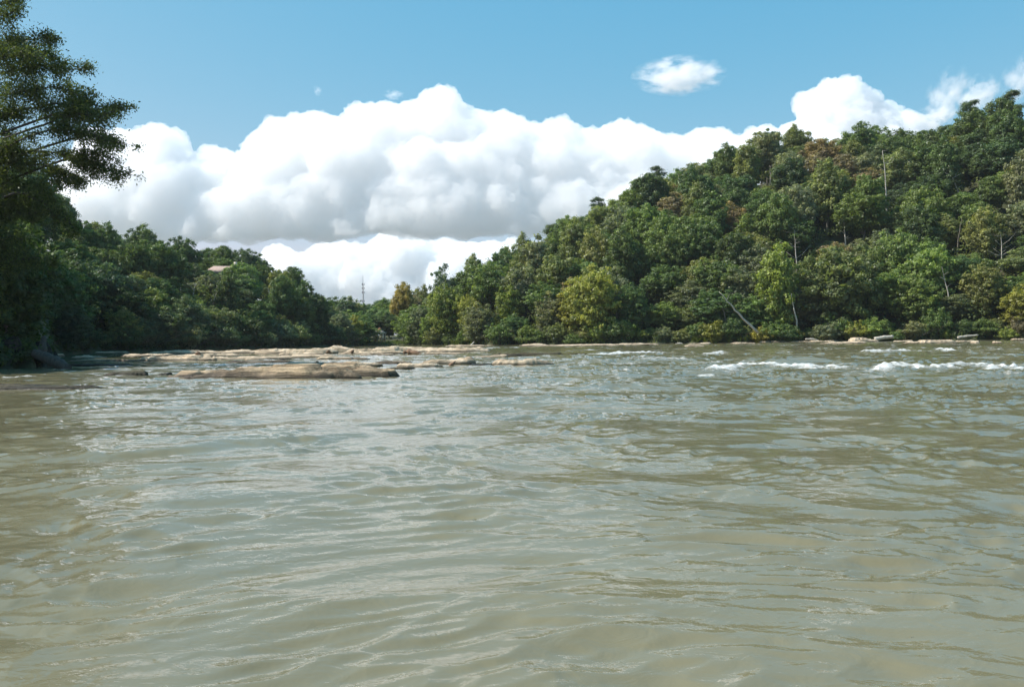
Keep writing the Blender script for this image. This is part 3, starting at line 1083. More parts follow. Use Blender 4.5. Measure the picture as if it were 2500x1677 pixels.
def trunk_mesh(name, seed, h, r0, nl=7, mat=None, bare=0.35, spread=3.0, top=0.85, multi=1):
    rng = np.random.default_rng(seed)
    b = Bag()
    for s_ in range(multi):
        lean = rng.normal(size=2) * (0.25 if multi == 1 else 1.9)
        n = 8
        zz = np.linspace(-0.6, h * top, n)
        k = (zz + 0.6) / (h * top)
        base = rng.normal(size=2) * (0.0 if multi == 1 else 0.5)
        wob = np.cumsum(rng.normal(size=(n, 2)) * 0.12, 0)
        P = np.stack([base[0] + lean[0] * k ** 1.1 + wob[:, 0], base[1] + lean[1] * k ** 1.1 + wob[:, 1], zz], 1)
        rd = r0 * (1.0 if multi == 1 else 0.6) * (1 - 0.82 * k)
        rd[0] *= 1.4
        b.tube(P, rd, 7)
        for _ in range(nl if multi == 1 else 3):
            q = rng.uniform(bare, 0.95)
            i = min(n - 2, int(q * (n - 1)))
            p0 = P[i] + (P[i + 1] - P[i]) * (q * (n - 1) - i)
            a = rng.uniform(0, 2 * math.pi)
            ln = spread * rng.uniform(0.5, 1.0) * (1.1 - 0.5 * q)
            e = np.array([math.cos(a), math.sin(a), rng.uniform(0.25, 0.9)])
            pts = [p0 + e * ln * s * np.array([1, 1, 1 + 0.3 * s]) + rng.normal(size=3) * 0.1 * s for s in np.linspace(0, 1, 5)]
            rb = r0 * (1 - 0.8 * q) * 0.6
            b.tube(pts, rb * np.linspace(1, 0.2, 5), 5)
    return b.mesh(name, mat or M_BARK, True)


# crown variants for a tree about 12 m tall
BROAD = []
for k, (rx, rz, cz, low, lob) in enumerate([(4.0, 4.6, 7.6, 0.9, 0.55), (3.4, 5.2, 7.2, 0.9, 0.6), (4.4, 4.1, 8.0, 0.8, 0.6), (3.0, 5.2, 7.2, 0.9, 0.6),
                                             (4.0, 4.8, 7.3, 0.9, 0.7), (3.7, 4.3, 7.9, 0.8, 0.5), (2.7, 5.6, 6.9, 1.0, 0.55)]):
    BROAD.append((crown_mesh('broad_crown', 100 + k, rx, rz, cz, 230, 66, 0.20, low, lob, (0.5, 1.1)),
                  trunk_mesh('broad_trunk', 200 + k, 12, 0.24, 8)))
FRONT = []     # riverside trees, leafy to the ground
for k, (rx, rz, cz, lob) in enumerate([(4.2, 6.0, 6.2, 0.4), (3.6, 6.2, 6.4, 0.45), (4.8, 5.8, 6.0, 0.5), (4.0, 5.6, 6.6, 0.4)]):
    FRONT.append((crown_mesh('riverside_crown', 130 + k, rx, rz, cz, 260, 62, 0.19, 1.0, lob, (0.45, 1.0)),
                  trunk_mesh('riverside_trunk', 230 + k, 12, 0.22, 8, M_BARK, 0.25)))
BUSH = []      # about 4 m tall mounds
for k in range(4):
    BUSH.append((crown_mesh('bush_crown', 160 + k, 2.6, 2.6, 1.5, 100, 60, 0.13, 0.55, 0.45, (0.3, 0.7)),
                 trunk_mesh('bush_stems', 260 + k, 3, 0.09, 3, M_BARKD, 0.2, 1.2, 0.8, 3)))
PINE = []
for k in range(3):
    rng = np.random.default_rng(300 + k)
    nb = 30
    zz = 7.0 + 6.6 * np.sort(rng.random(nb)) ** 0.8
    aa = rng.uniform(0, 6.28, nb)
    rr_ = rng.uniform(0.3, 1.0, nb) * (3.3 - 0.30 * (zz - 7.0))
    Cc = np.stack([np.cos(aa) * rr_, np.sin(aa) * rr_, zz], 1)
    V_, t_ = clump_leaves(rng, Cc, rng.uniform(0.6, 1.15, nb), rng.normal(size=nb), 190, 0.22, 0.5, 0.26)
    cm = mesh_np('pine_crown', V_, np.arange(len(V_)).reshape(-1, 4), False, {'tint': t_}, M_LEAF)
    b = Bag()
    b.tube([(0, 0, -0.6), (0.08, 0, 4), (0.02, 0.06, 8), (0.1, 0, 13.4)], [0.26, 0.21, 0.16, 0.04], 7)
    for i in range(nb):
        p0 = np.array([0.05, 0.03, Cc[i, 2] - 0.5])
        b.tube([p0, (p0 + Cc[i]) / 2 + np.array([0, 0, -0.1]), Cc[i]], [0.07, 0.045, 0.02], 5)
    PINE.append((cm, b.mesh('pine_trunk', M_BARKD, True)))
SPARSE = []
for k in range(2):
    SPARSE.append((crown_mesh('sparse_crown', 170 + k, 3.3, 4.0, 8.4, 105, 60, 0.19, 0.9, 0.15, (0.45, 0.9), False, 0.2),
                   trunk_mesh('sparse_trunk', 270 + k, 13, 0.2, 16, M_BARK, 0.3, 3.8, 0.95)))

COLS = {
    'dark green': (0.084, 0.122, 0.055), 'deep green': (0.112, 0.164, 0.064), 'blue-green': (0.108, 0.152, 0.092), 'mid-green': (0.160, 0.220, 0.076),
    'olive': (0.200, 0.222, 0.090), 'grey-olive': (0.205, 0.222, 0.130), 'bright green': (0.212, 0.268, 0.076), 'yellow-green': (0.295, 0.285, 0.070),
    'brownish': (0.262, 0.212, 0.130), 'russet': (0.30, 0.165, 0.085), 'golden': (0.29, 0.245, 0.090),
}
ORD = ['first', 'second', 'third', 'fourth', 'fifth', 'sixth', 'seventh', 'eighth', 'ninth', 'tenth', 'eleventh', 'twelfth', 'thirteenth', 'fourteenth',
       'fifteenth', 'sixteenth', 'seventeenth', 'eighteenth', 'nineteenth', 'twentieth']


def ordinal(n):
    if n < 20:
        return ORD[n]
    m = n + 1
    suf = {1: 'st', 2: 'nd', 3: 'rd'}.get(m % 10, 'th') if m % 100 not in (11, 12, 13) else 'th'
    return '%d%s' % (m, suf)


TREES = []        # every hillside tree: root + facts for its label


def plant(name, proto, x, y, z, h_scale, w_scale, colour, rng, lean=0.04, parts=('crown', 'trunk'), jit=0.14, z_off=-0.15):
    root = empty(name, (x, y, z + z_off), (rng.uniform(-lean, lean), rng.uniform(-lean, lean), rng.uniform(0, 6.283)), (w_scale, w_scale, h_scale))
    c = COLS[colour]
    f = 1 + rng.uniform(-jit, jit)
    g = 1 + rng.uniform(-jit, jit) * 0.6
    link(parts[0], proto[0], root, color=(c[0] * f * g, c[1] * f, c[2] * f / g))
    link(parts[1], proto[1], root)
    return root


def px_of(x, y, z):
    p = CAM_M.inverted() @ Vector((x, y, z))
    return CX + FPX * p.x / -p.z, CY - FPX * p.y / -p.z


def pick(rng, pairs):
    t = rng.random() * sum(w for _, w in pairs)
    for c, w in pairs:
        t -= w
        if t <= 0:
            return c
    return pairs[-1][0]


HERO = []          # (x, y, radius) kept clear of random trees
GAPS = []


def hero(kind, px, D, ytop, wpx, colour, label, name='riverside_tree', cat='tree', group='trees along the water', multi=False, base_h=12.3, base_w=8.6):
    """a tree set by where its foot stands and how high and wide it shows"""
    rng = random.Random(int(px * 7 + D))
    p = at(px, 838, D)
    z = ground(p.x, p.y)
    top = at(px, ytop, D).z
    H = max(2.0, top - z)
    W = wpx * D / FPX
    proto = rng.choice(kind)
    root = plant(name, proto, p.x, p.y, z, H / base_h, W / base_w, colour, rng, 0.03)
    tag(root, label, cat, group)
    HERO.append((p.x, p.y, W * 0.33))
    return root


# --- trees that can be told apart along the banks
hero(FRONT, 1445, 176, 632, 118, 'yellow-green', 'tall yellow-green tree standing out at the foot of the steep hill')
hero(FRONT, 1345, 183, 716, 86, 'grey-olive', 'rounded grey-olive tree beside the tall yellow-green one')
hero(FRONT, 1398, 186, 682, 62, 'brownish', 'brownish treetop tucked against the tall yellow-green tree')
hero(FRONT, 1095, 200, 690, 92, 'bright green', 'bright green leafy tree where the far banks meet')
hero(SPARSE, 1082, 206, 652, 84, 'blue-green', 'tall open-crowned tree leaning over the river bend', 'open_crowned_tree')
hero(FRONT, 1150, 196, 716, 62, 'yellow-green', 'yellowish tree between the bright green tree and olive bushes')
hero(FRONT, 1170, 188, 742, 92, 'grey-olive', 'low grey-olive tree overhanging the pale shore slab')
hero(FRONT, 1245, 190, 700, 82, 'bright green', 'green tree with pointed top above the pale shore slab')
hero(FRONT, 1260, 184, 765, 70, 'deep green', 'dark rounded tree at the water between two lighter ones')
hero(FRONT, 1545, 176, 690, 92, 'deep green', 'dark green tree next to the tall yellow-green one')
hero(FRONT, 1620, 176, 730, 80, 'mid-green', 'green tree over the driftwood tangle at the shore')
hero(FRONT, 1690, 174, 745, 72, 'olive', 'olive tree just before the pale leaning trunk')
hero(FRONT, 1815, 176, 650, 110, 'grey-olive', 'hazy grey-olive tree behind the pale leaning trunk')
hero(FRONT, 1895, 170, 605, 125, 'bright green', 'lime green riverside tree with pale double trunk showing')
hero(FRONT, 2045, 170, 588, 165, 'olive', 'large olive tree with many dark stems at its foot', 'many_stemmed_tree')
hero(FRONT, 2262, 172, 582, 122, 'bright green', 'light green layered tree lit by the sun below the dark slope')
hero(FRONT, 2225, 170, 690, 52, 'golden', 'golden-tinged small tree hugging the light green layered one')
hero(FRONT, 2330, 166, 720, 110, 'grey-olive', 'greyish half-bare tree over the widest shore slab')
hero(FRONT, 2400, 166, 640, 100, 'olive', 'tall olive tree near the end of the shore slabs')
hero(FRONT, 2505, 160, 690, 120, 'yellow-green', 'yellow-green tree cut by the picture edge above the rapids')
hero(FRONT, 1030, 206, 745, 60, 'grey-olive', 'soft olive tree at the end of the lawn')
hero(FRONT, 1045, 203, 770, 48, 'bright green', 'small light green tree by the lawn end')
hero(BROAD, 985, 224, 690, 62, 'golden', 'brown and gold tree shading the lawn on pale trunks', 'lawn_tree')
hero(BROAD, 1012, 232, 722, 52, 'brownish', 'brown-topped tree behind the gold lawn tree', 'lawn_tree')
hero(FRONT, 865, 200, 768, 42, 'yellow-green', 'yellow-tinged tree upriver of the gazebo')
hero(FRONT, 835, 196, 760, 62, 'grey-olive', 'grey-olive tree beside the yellow-tinged tree upriver')
hero(FRONT, 780, 188, 722, 60, 'dark green', 'dark pointed tree at the end of the low hill')
hero(FRONT, 300, 137, 748, 84, 'olive', 'pale olive tree catching light on the shadowed bank')
hero(FRONT, 460, 150, 712, 88, 'blue-green', 'rounded blue-green tree above pale stems on the low hill')
hero(FRONT, 735, 178, 785, 55, 'grey-olive', 'light grey-olive tree at the water near the hill end')
hero(FRONT, 690, 176, 770, 50, 'olive', 'yellow-flecked olive tree halfway along the shadowed bank')
hero(PINE, 2375, 236, 243, 84, 'dark green', 'flat-topped pine standing above the crest of the steep hill', 'pine_tree', 'tree', 'pines on the crest', base_h=14, base_w=6.4)
hero(PINE, 2465, 228, 218, 90, 'dark green', 'tallest pine on the crest, at the picture edge', 'pine_tree', 'tree', 'pines on the crest', base_h=14, base_w=6.4)
hero(PINE, 1465, 243, 478, 70, 'dark green', 'dark pine breaking the skyline low on the steep hill', 'pine_tree', 'tree', 'pines on the crest', base_h=14, base_w=6.4)
hero(PINE, 1350, 238, 545, 64, 'dark green', 'dark pine on the skyline nearest the river bend', 'pine_tree', 'tree', 'pines on the crest', base_h=14, base_w=6.4)

# --- bare dead trees: where they stand is settled first, so that the living trees leave them in sight
SNAGS = [
    ('tall bleached snag with short side limbs high on the dark slope', 2165, 512, 370, 206, -4, 10, 0.27, 1),
    ('slim pale snag halfway up, above the many-stemmed tree', 2064, 590, 512, 192, -2, 6, 0.2, 2),
    ('forked grey snag with crooked limbs high on the dark slope', 2340, 470, 405, 204, -30, 8, 0.2, 3, None, 0.3),
    ('pale broken trunk in the dark trees under the forked snag', 2337, 620, 530, 186, 6, 4, 0.22, 4, M_BARK),
    ('thin bare trunk beside the light green layered tree', 2320, 748, 645, 170, -18, 4, 0.18, 5),
    ('bare grey-branched tree over the half-bare riverside tree', 2445, 640, 565, 176, 2, 12, 0.16, 6, None, 0.4),
    ('crooked brown snag crossing behind the leaning white trunk', 1776, 800, 730, 169, -14, 6, 0.26, 7, M_BARK, 0.3),
    ('pale double trunk below the lime green tree', 1945, 782, 720, 166.5, -14, 2, 0.22, 8),
    ('bare trunk with broken top beside the tall yellow-green tree', 1546, 725, 690, 171, 0, 4, 0.2, 9),
    ('thin pale trunk standing in shade next to the yellow-green tree', 1513, 826, 745, 176, -6, 6, 0.14, 10),
    ('slender white trunk behind the rounded blue-green tree', 472, 716, 690, 172, 4, 6, 0.16, 12, None, 0.4),
    ('pale trunk pair halfway along the low hill', 520, 745, 705, 160, 6, 3, 0.16, 13),
    ('pale trunk near the river end of the low hill', 662, 732, 705, 182, -4, 4, 0.16, 14),
    ('dead grey treetop on the brown mid slope', 1945, 640, 560, 200, -6, 12, 0.16, 15, None, 0.4),
    ('slim dead trunk among the brown trees near the top', 1880, 455, 400, 236, 2, 6, 0.15, 16),
]


def snag_depth(px, yb, D):
    if yb >= 760:
        return D
    b0 = float(bank_r(az_of(px)) * math.cos(az_of(px)))
    for D in np.arange(b0 + 6, 290, 1.5):
        q_ = at(px, 838, D)
        if px_of(q_.x, q_.y, ground(q_.x, q_.y))[1] <= yb + 45:
            break
    return float(D)


SIGHT = [(s_[1] + (s_[5] if len(s_) > 5 else 0) / 2, s_[2], snag_depth(s_[1], s_[2], s_[4])) for s_ in SNAGS]   # px, lowest visible y, depth
SIGHT.append((541, 664, 197.0))
SIGHT.append((887, 738, 880.0))


def in_sight(px, y, half_px, ytop, D):
    """how much shorter a tree must be to leave a snag in view (1 = as is, 0 = leave it out)"""
    f = 1.0
    for spx, syb, sD in SIGHT:
        if abs(px - spx) < 9 + half_px * 0.6 and y < sD + 2.0:
            if ytop < syb:
                full = px_foot(px, y) - ytop
                f = min(f, max(0.0, (full - (syb - ytop)) / max(full, 1)))
    return f


def px_foot(px, y):
    q_ = at(px, 838, y)
    return px_of(q_.x, q_.y, ground(q_.x, q_.y))[1]


# --- the forest on both hills
rng = random.Random(5)
SP = 6.6
cand = []
for ix in range(-26, 32):
    for iy in range(6, 50):
        x = (ix + 0.5 * (iy % 2)) * SP + rng.uniform(-2.2, 2.2)
        y = iy * SP + rng.uniform(-2.2, 2.2)
        cand.append((x, y, rng.random(), rng.random(), rng.random()))
for ix in range(-40, 2):
    for iy in range(20, 46):
        x = (ix + 0.5 * (iy % 2)) * 5.3 + rng.uniform(-1.7, 1.7)
        y = iy * 5.3 + rng.uniform(-1.7, 1.7)
        cand.append((x, y, rng.random(), rng.random(), rng.random()))
N_COARSE = 58 * 44
HOUSE_PX, HOUSE_D = 541, 201
HOUSE_X = at(541, 650, HOUSE_D).x
DROP = set([823,824,825,826,827,829,831,868,870,871,872,873,904,914,915,917,918,919,955,957,958,959,960,961,1000,1004,1040,1041,1043,1044,1082,1083,1084,1127,1129,1130,1131,1171,1174,1214,1215,1216,1218,1219,1261,1262,1263,1307,1348,1349,1351,1352,1390,1393,1395,1396,1438,1439,1480,1484,1517,1571,1572,1573,1574,1614,1616,1617,1618,1661,1662,1701,1703,1705,1740,1747,1749,1789,1790,1792,1793,1794,1823,1831,1834,1837,1869,1880,1881,1914,1915,1920,1923,1924,1964,1967,1968,1969,2004,2005,2006,2007,2011,2050,2051,2053,2096,2097,3131,3132,3133,3137,3139,3140,3141,3157,3158,3159,3160,3162,3164,3165,3166,3167,3169,3181,3182,3183,3184,3185,3186,3192,3195,3196,3197,3205,3206,3207,3208,3209,3214,3216,3217,3219,3220,3222,3224,3230,3232,3233,3234,3240,3242,3243,3244,3246,3255,3256,3258,3260,3262,3268,3276,3277,3291,3293,3301,3303,3323,3327,3329,3330,3331,3349,3350,3351,3354,3355,3356,3357,3374,3375,3376,3378,3382])
for ci_, (x, y, u1, u2, u3) in enumerate(cand):
    if ci_ in DROP:
        continue
    rng = random.Random(9000 + ci_)
    az, rad = math.atan2(x, y), math.hypot(x, y)
    rb, rr_ = float(bank_r(az)), float(ridge_r(az))
    t = (rad - rb) / (rr_ - rb)
    if rad < rb + 1.2 or rad > rr_ + 10:
        continue
    px = 1250 + FPX * x / y
    if px < -130 or px > 2620 or ((px < 800) != (ci_ >= N_COARSE)):
        continue
    if any((x - a) ** 2 + (y - b_) ** 2 < max(2.4, r_) ** 2 for a, b_, r_ in HERO):
        continue
    if 880 < px < 1010 and y < 232:                       # lawn and gazebo
        continue
    if abs(x - HOUSE_X) < 7 and abs(y - HOUSE_D) < 7:
        continue
    if px < 130 and y < 112:
        continue
    z = ground(x, y)
    hs = 0.72 + 0.56 * u1 * u1 + 0.1 * u2
    ws = 0.86 + 0.46 * u2
    kind = BROAD
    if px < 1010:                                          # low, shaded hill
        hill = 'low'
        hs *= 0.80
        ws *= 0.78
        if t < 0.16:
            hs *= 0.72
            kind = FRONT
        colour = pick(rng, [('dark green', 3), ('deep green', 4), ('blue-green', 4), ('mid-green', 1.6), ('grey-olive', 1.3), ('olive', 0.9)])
        if px > 780:
            hill = 'vale'
            hs *= 0.92
            ws *= 1.12
    else:
        hill = 'steep'
        if t < 0.14:
            kind = FRONT
            hs *= 0.78
            colour = pick(rng, [('mid-green', 3), ('deep green', 3), ('olive', 2.5), ('bright green', 1.6), ('grey-olive', 2), ('yellow-green', 0.5)])
        elif t < 0.45:
            colour = pick(rng, [('mid-green', 2.5), ('deep green', 3.5), ('olive', 2.6), ('grey-olive', 2.4), ('dark green', 1.6), ('brownish', 0.5), ('russet', 0.15)])
        elif px > 2130:
            colour = pick(rng, [('dark green', 4), ('deep green', 4), ('mid-green', 1.2), ('olive', 1.0), ('blue-green', 1)])
        elif 1650 < px:
            colour = pick(rng, [('olive', 3), ('brownish', 2.0), ('grey-olive', 2.6), ('deep green', 3), ('dark green', 1.8), ('mid-green', 1.2)])
        else:
            colour = pick(rng, [('deep green', 3), ('olive', 2.6), ('mid-green', 2.2), ('grey-olive', 2.4), ('dark green', 1.6)])
    nm = 'broadleaf_tree'
    if t > 0.75 and u3 < 0.16 and hill == 'steep':
        kind, colour, nm = PINE, 'dark green', 'pine_tree'
        hs *= 0.95
    proto = kind[int(u3 * 997) % len(kind)]
    top_y = px_of(x, y, z + 12.3 * hs)[1]
    f_ = in_sight(px, y, 4.0 * ws * FPX / y, top_y, y)
    if f_ < 0.3:
        continue
    hs *= f_
    ws *= 0.5 + 0.5 * f_
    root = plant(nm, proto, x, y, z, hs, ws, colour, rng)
    root['cand'] = ci_
    TREES.append((root, hill, t, px, colour, nm))

BANDS = {'low': [(0.16, 'at the foot of'), (0.45, 'on the lower slope of'), (0.75, 'on the upper slope of'), (9, 'on the skyline of')],
         'steep': [(0.14, 'at the foot of'), (0.34, 'on the lower slope of'), (0.56, 'halfway up'), (0.8, 'on the upper slope of'), (9, 'on the skyline of')],
         'vale': [(0.3, 'near the water in'), (0.7, 'in the middle of'), (9, 'at the back of')]}
HILLN = {'low': 'the low hill', 'steep': 'the steep hill', 'vale': 'the valley wood'}


def name_trees():
    rows = {}
    for (root, hill, t, px, colour, nm) in TREES:
        band = next(w for lim, w in BANDS[hill] if t < lim)
        rows.setdefault((hill, band, colour, nm), []).append((abs(px - 1010) if hill != 'vale' else px, root))
    for (hill, band, colour, nm), lst in rows.items():
        lst.sort(key=lambda q: q[0])
        kind = 'pine' if nm == 'pine_tree' else 'tree'
        for i, (_, root) in enumerate(lst):
            where = '%s %s' % (band, HILLN[hill])
            cnt = 'only' if len(lst) == 1 else ordinal(i)
            frm = '' if len(lst) == 1 else (', from the river bend' if hill != 'vale' else ', from the low hill')
            tag(root, '%s %s %s %s%s' % (cnt, colour, kind, where, frm), 'tree', 'trees of ' + HILLN[hill])


name_trees()

# --- the wood that closes the valley far off: one mass, no tree of it can be told apart
def distant_woods():
    rng = np.random.default_rng(88)
    VV, TT = [], []
    for k in range(150):
        px = rng.uniform(690, 1130)
        D = rng.uniform(300, 470)
        p = at(px, 838, D)
        z = ground(p.x, p.y)
        top = at(px, rng.uniform(728, 752), D).z
        h = max(5.0, top - z)
        rx = rng.uniform(3.2, 5.2)
        n = 34
        d = unit(rng, n)
        C = d * (0.55 + 0.45 * rng.random(n))[:, None] * np.array([rx, rx, h * 0.46]) + np.array([p.x, p.y, z + h * 0.54])
        V, t = clump_leaves(rng, C, rng.uniform(0.8, 1.5, n), rng.normal(size=n) * 0.6 + rng.normal() * 0.8, 24, 0.42)
        VV.append(V)
        TT.append(t)
    V = np.vstack(VV)
    me = mesh_np('distant_woods', V, np.arange(len(V)).reshape(-1, 4), False, {'tint': np.concatenate(TT)}, M_LEAF)
    tag(link('distant_woods', me, color=(0.125, 0.160, 0.085)), 'soft green woods closing the valley under the radio mast', 'woods', None, 'stuff')


distant_woods()

# --- bushes along the water
rng = random.Random(77)
bk = 0
BUSHES = []
px = 1040
while px < 2500:
    D = float(bank_r(az_of(px)) * math.cos(az_of(px))) + rng.uniform(-0.3, 3.0)
    p = at(px, 838, D)
    s = rng.uniform(0.5, 1.15)
    colour = pick(rng, [('mid-green', 3), ('deep green', 2), ('olive', 2), ('bright green', 2.4), ('grey-olive', 1.6), ('yellow-green', 0.6), ('brownish', 0.5)])
    r_ = plant('riverside_bush', BUSH[rng.randrange(4)], p.x, p.y, ground(p.x, p.y), s * rng.uniform(0.75, 1.15), s, colour, rng, 0.05, ('crown', 'stems'))
    BUSHES.append((r_, 'steep', px, colour))
    px += rng.uniform(22, 46)
px = 215
while px < 880:
    D = float(bank_r(az_of(px)) * math.cos(az_of(px))) + rng.uniform(1.2, 3.2)
    p = at(px, 838, D)
    s = rng.uniform(0.7, 1.25)
    colour = pick(rng, [('dark green', 3), ('deep green', 3), ('blue-green', 2), ('olive', 1), ('grey-olive', 1)])
    r_ = plant('riverside_bush', BUSH[rng.randrange(4)], p.x, p.y, ground(p.x, p.y), s * rng.uniform(0.75, 1.15), s, colour, rng, 0.05, ('crown', 'stems'))
    BUSHES.append((r_, 'low', px, colour))
    px += rng.uniform(30, 55)
rows = {}
for r_, hill, px, colour in BUSHES:
    rows.setdefault((hill, colour), []).append((abs(px - 1010), r_))
for (hill, colour), lst in rows.items():
    lst.sort(key=lambda q: q[0])
    for i, (_, r_) in enumerate(lst):
        tag(r_, '%s %s bush on the waterline below %s%s' % ('only' if len(lst) == 1 else ordinal(i), colour, HILLN[hill], '' if len(lst) == 1 else ', from the river bend'),
            'bush', 'bushes along the waterline')

# ------------------------------------------------------------------ overhanging oak on the near bank
def build_oak():
    D0 = 58.0
    rng = np.random.default_rng(404)
    base = at(-150, 880, D0 + 2)
    base.z = ground(base.x, base.y) - 0.3
    root = empty('overhanging_oak', base)
    tag(root, 'big dark leafy oak leaning over the water at the picture edge', 'tree')
    off = np.array(base)
    b = Bag()
    tp = [at(-150, 880, D0 + 2), at(-140, 700, D0 + 2), at(-120, 520, D0 + 1.5), at(-105, 330, D0 + 1), at(-90, 120, D0 + 1), at(-85, -40, D0 + 1), at(-80, -150, D0 + 1)]
    tp = np.array([list(p) for p in tp])
    tp[0, 2] = base.z - 0.3
    b.tube(tp - off, [0.62, 0.5, 0.44, 0.38, 0.3, 0.2, 0.08], 10)
    link('trunk', b.mesh('oak_trunk', M_BARKD, True), root)
    SPR = [
        ([(0, -60), (60, -70), (100, -60)], 60, 25, 1.0), ([(-60, 20), (0, 10), (45, 8)], 38, 14, 0.7), ([(-60, 60), (0, 40), (50, 22)], 40, 14, 0.8),
        ([(-70, 120), (20, 100), (90, 86), (132, 76)], 46, 14, 1.1), ([(-40, 135), (40, 122), (110, 118), (134, 130)], 40, 12, 1.0),
        ([(-70, 200), (30, 176), (110, 166), (175, 176), (220, 168)], 52, 8, 1.2), ([(-50, 240), (40, 218), (120, 206), (186, 224)], 46, 16, 1.2),
        ([(-60, 170), (20, 150), (100, 150)], 50, 25, 1.0),
        ([(-60, 310), (60, 266), (120, 252), (180, 252), (240, 264), (304, 262)], 38, 10, 1.1), ([(130, 280), (195, 246), (236, 212)], 34, 9, 0.9),
        ([(90, 312), (180, 290), (245, 298), (292, 284)], 34, 10, 1.0), ([(-60, 290), (10, 280), (70, 280)], 55, 30, 1.0),
        ([(-60, 385), (60, 342), (130, 312), (190, 320), (250, 336), (314, 346)], 17, 12, 0.9), ([(210, 328), (260, 345), (300, 350)], 22, 10, 1.0),
        ([(-60, 390), (60, 366), (130, 374), (190, 388), (255, 404), (330, 430)], 30, 10, 1.3), ([(170, 386), (225, 382), (272, 396)], 28, 12, 1.1),
        ([(-60, 410), (40, 396), (110, 412), (170, 432), (226, 456)], 46, 8, 1.2), ([(-60, 380), (0, 372), (70, 385)], 36, 26, 1.1),
        ([(-60, 450), (30, 450), (90, 470), (142, 502)], 55, 12, 1.2), ([(40, 470), (110, 496), (156, 524), (172, 548)], 34, 8, 1.0),
        ([(-70, 520), (0, 510), (70, 520), (120, 530)], 60, 26, 1.4), ([(-70, 560), (0, 570), (80, 575)], 60, 30, 1.4), ([(-70, 640), (0, 640), (70, 640)], 70, 40, 1.3),
        ([(-70, 340), (0, 330), (60, 325)], 32, 20, 0.7), ([(-70, 470), (0, 470), (60, 480)], 50, 30, 1.2),
    ]
    LV, LT, LC = [], [], []
    for si, (pts, r0, r1, dens) in enumerate(SPR):
        dd = D0 + rng.uniform(-2.5, 3.0)
        w = np.array([list(at(p[0], p[1], dd + 0.25 * rng.normal())) for p in pts])
        k = np.linspace(0, 1, len(w))
        kk = np.linspace(0, 1, 14)
        path = np.stack([np.interp(kk, k, w[:, i]) for i in range(3)], 1)
        path[1:-1] = 0.5 * path[1:-1] + 0.25 * (path[:-2] + path[2:])
        path += np.cumsum(rng.normal(size=path.shape), 0) * 0.07
        zt = path[0, 2] - rng.uniform(1.5, 3.5)
        ti = int(np.argmin(np.abs(tp[:, 2] - zt)))
        start = np.array([np.interp(zt, tp[:, 2], tp[:, 0]), np.interp(zt, tp[:, 2], tp[:, 1]), zt])
        full = np.vstack([start, (start + path[0]) / 2 + [0, 0, 0.25], path])
        lb = Bag()
        lb.tube(full - off, np.linspace(0.085, 0.012, len(full)), 6)
        s_px = dd / FPX
        subs = []
        for _ in range(3 * (len(pts) - 1)):
            q = rng.uniform(0.1, 0.95)
            i = min(12, int(q * 13))
            p0 = path[i]
            fw = path[min(13, i + 1)] - path[max(0, i - 1)]
            fw /= np.linalg.norm(fw) + 1e-9
            e = fw * 0.6 + unit(rng, 1)[0] * np.array([0.7, 1.0, 1.2])
            e /= np.linalg.norm(e)
            ln = (r0 + (r1 - r0) * q) * s_px * rng.uniform(0.9, 1.7)
            kk_ = np.linspace(0, 1, 6)[:, None]
            sp = p0 + e * ln * kk_ + np.array([0, 0, -0.22 * ln]) * kk_ ** 2 + np.cumsum(rng.normal(size=(6, 3)), 0) * 0.03
            lb.tube(sp - off, np.linspace(0.03, 0.006, 6), 4)
            subs.append((sp, (r0 + (r1 - r0) * q) * s_px * 0.5))
        for sp, sr in subs:
            for t_ in range(int(7 * dens)):
                i = rng.integers(1, 6)
                e = unit(rng, 1)[0] + np.array([0, 0, 0.1])
                c0 = sp[i] + e * sr * rng.uniform(0.1, 0.9)
                nlf = int(rng.uniform(24, 52))
                C = c0 + rng.normal(size=(nlf, 3)) * np.array([0.30, 0.30, 0.26]) + np.array([0, 0, -0.10])
                LV.append(leaf_verts(C, unit(rng, nlf) + np.array([0, 0, 0.5]), rng.uniform(0.05, 0.115, nlf), rng, 0.45))
                LT.append(np.repeat(np.clip(0.5 + 0.22 * rng.normal() + 0.12 * rng.normal(size=nlf), 0, 1), 4))
        ntw = int(10 * dens * (len(pts) - 1))
        for t_ in range(ntw):
            q = rng.uniform(0.05, 1.0)
            rr_ = (r0 + (r1 - r0) * q) * s_px
            i = min(12, int(q * 13))
            p0 = path[i] + (path[i + 1] - path[i]) * (q * 13 - i)
            fw = path[min(13, i + 1)] - path[max(0, i - 1)]
            fw /= np.linalg.norm(fw) + 1e-9
            e = unit(rng, 1)[0] * np.array([1, 1.2, 0.8]) + fw * 0.6 + np.array([0, 0, 0.12])
            e /= np.linalg.norm(e)
            ln = rr_ * rng.uniform(0.55, 1.25)
            p1 = p0 + e * ln * 0.6
            p2 = p0 + e * ln + np.array([0, 0, -0.10 * ln])
            lb.tube([p0 - off, p1 - off, p2 - off], [0.022, 0.014, 0.006], 4)
            nlf = int(70 * max(0.35, ln / 1.1))
            u = rng.uniform(0.15, 1.08, nlf)[:, None]
            C = p0 + (p1 - p0) * np.clip(u / 0.6, 0, 1) + (p2 - p1) * np.clip((u - 0.6) / 0.4, 0, 1.2)
            C = C + rng.normal(size=(nlf, 3)) * (0.12 + 0.16 * ln)
            LV.append(leaf_verts(C, unit(rng, nlf) + np.array([0, 0, 0.5]), rng.uniform(0.055, 0.125, nlf), rng, 0.45))
            LT.append(np.repeat(np.clip(0.45 + 0.2 * rng.normal() + 0.12 * rng.normal(size=nlf), 0, 1), 4))
        link('limb', lb.mesh('oak_limb', M_BARKD, True), root)
    V = np.vstack(LV) - off
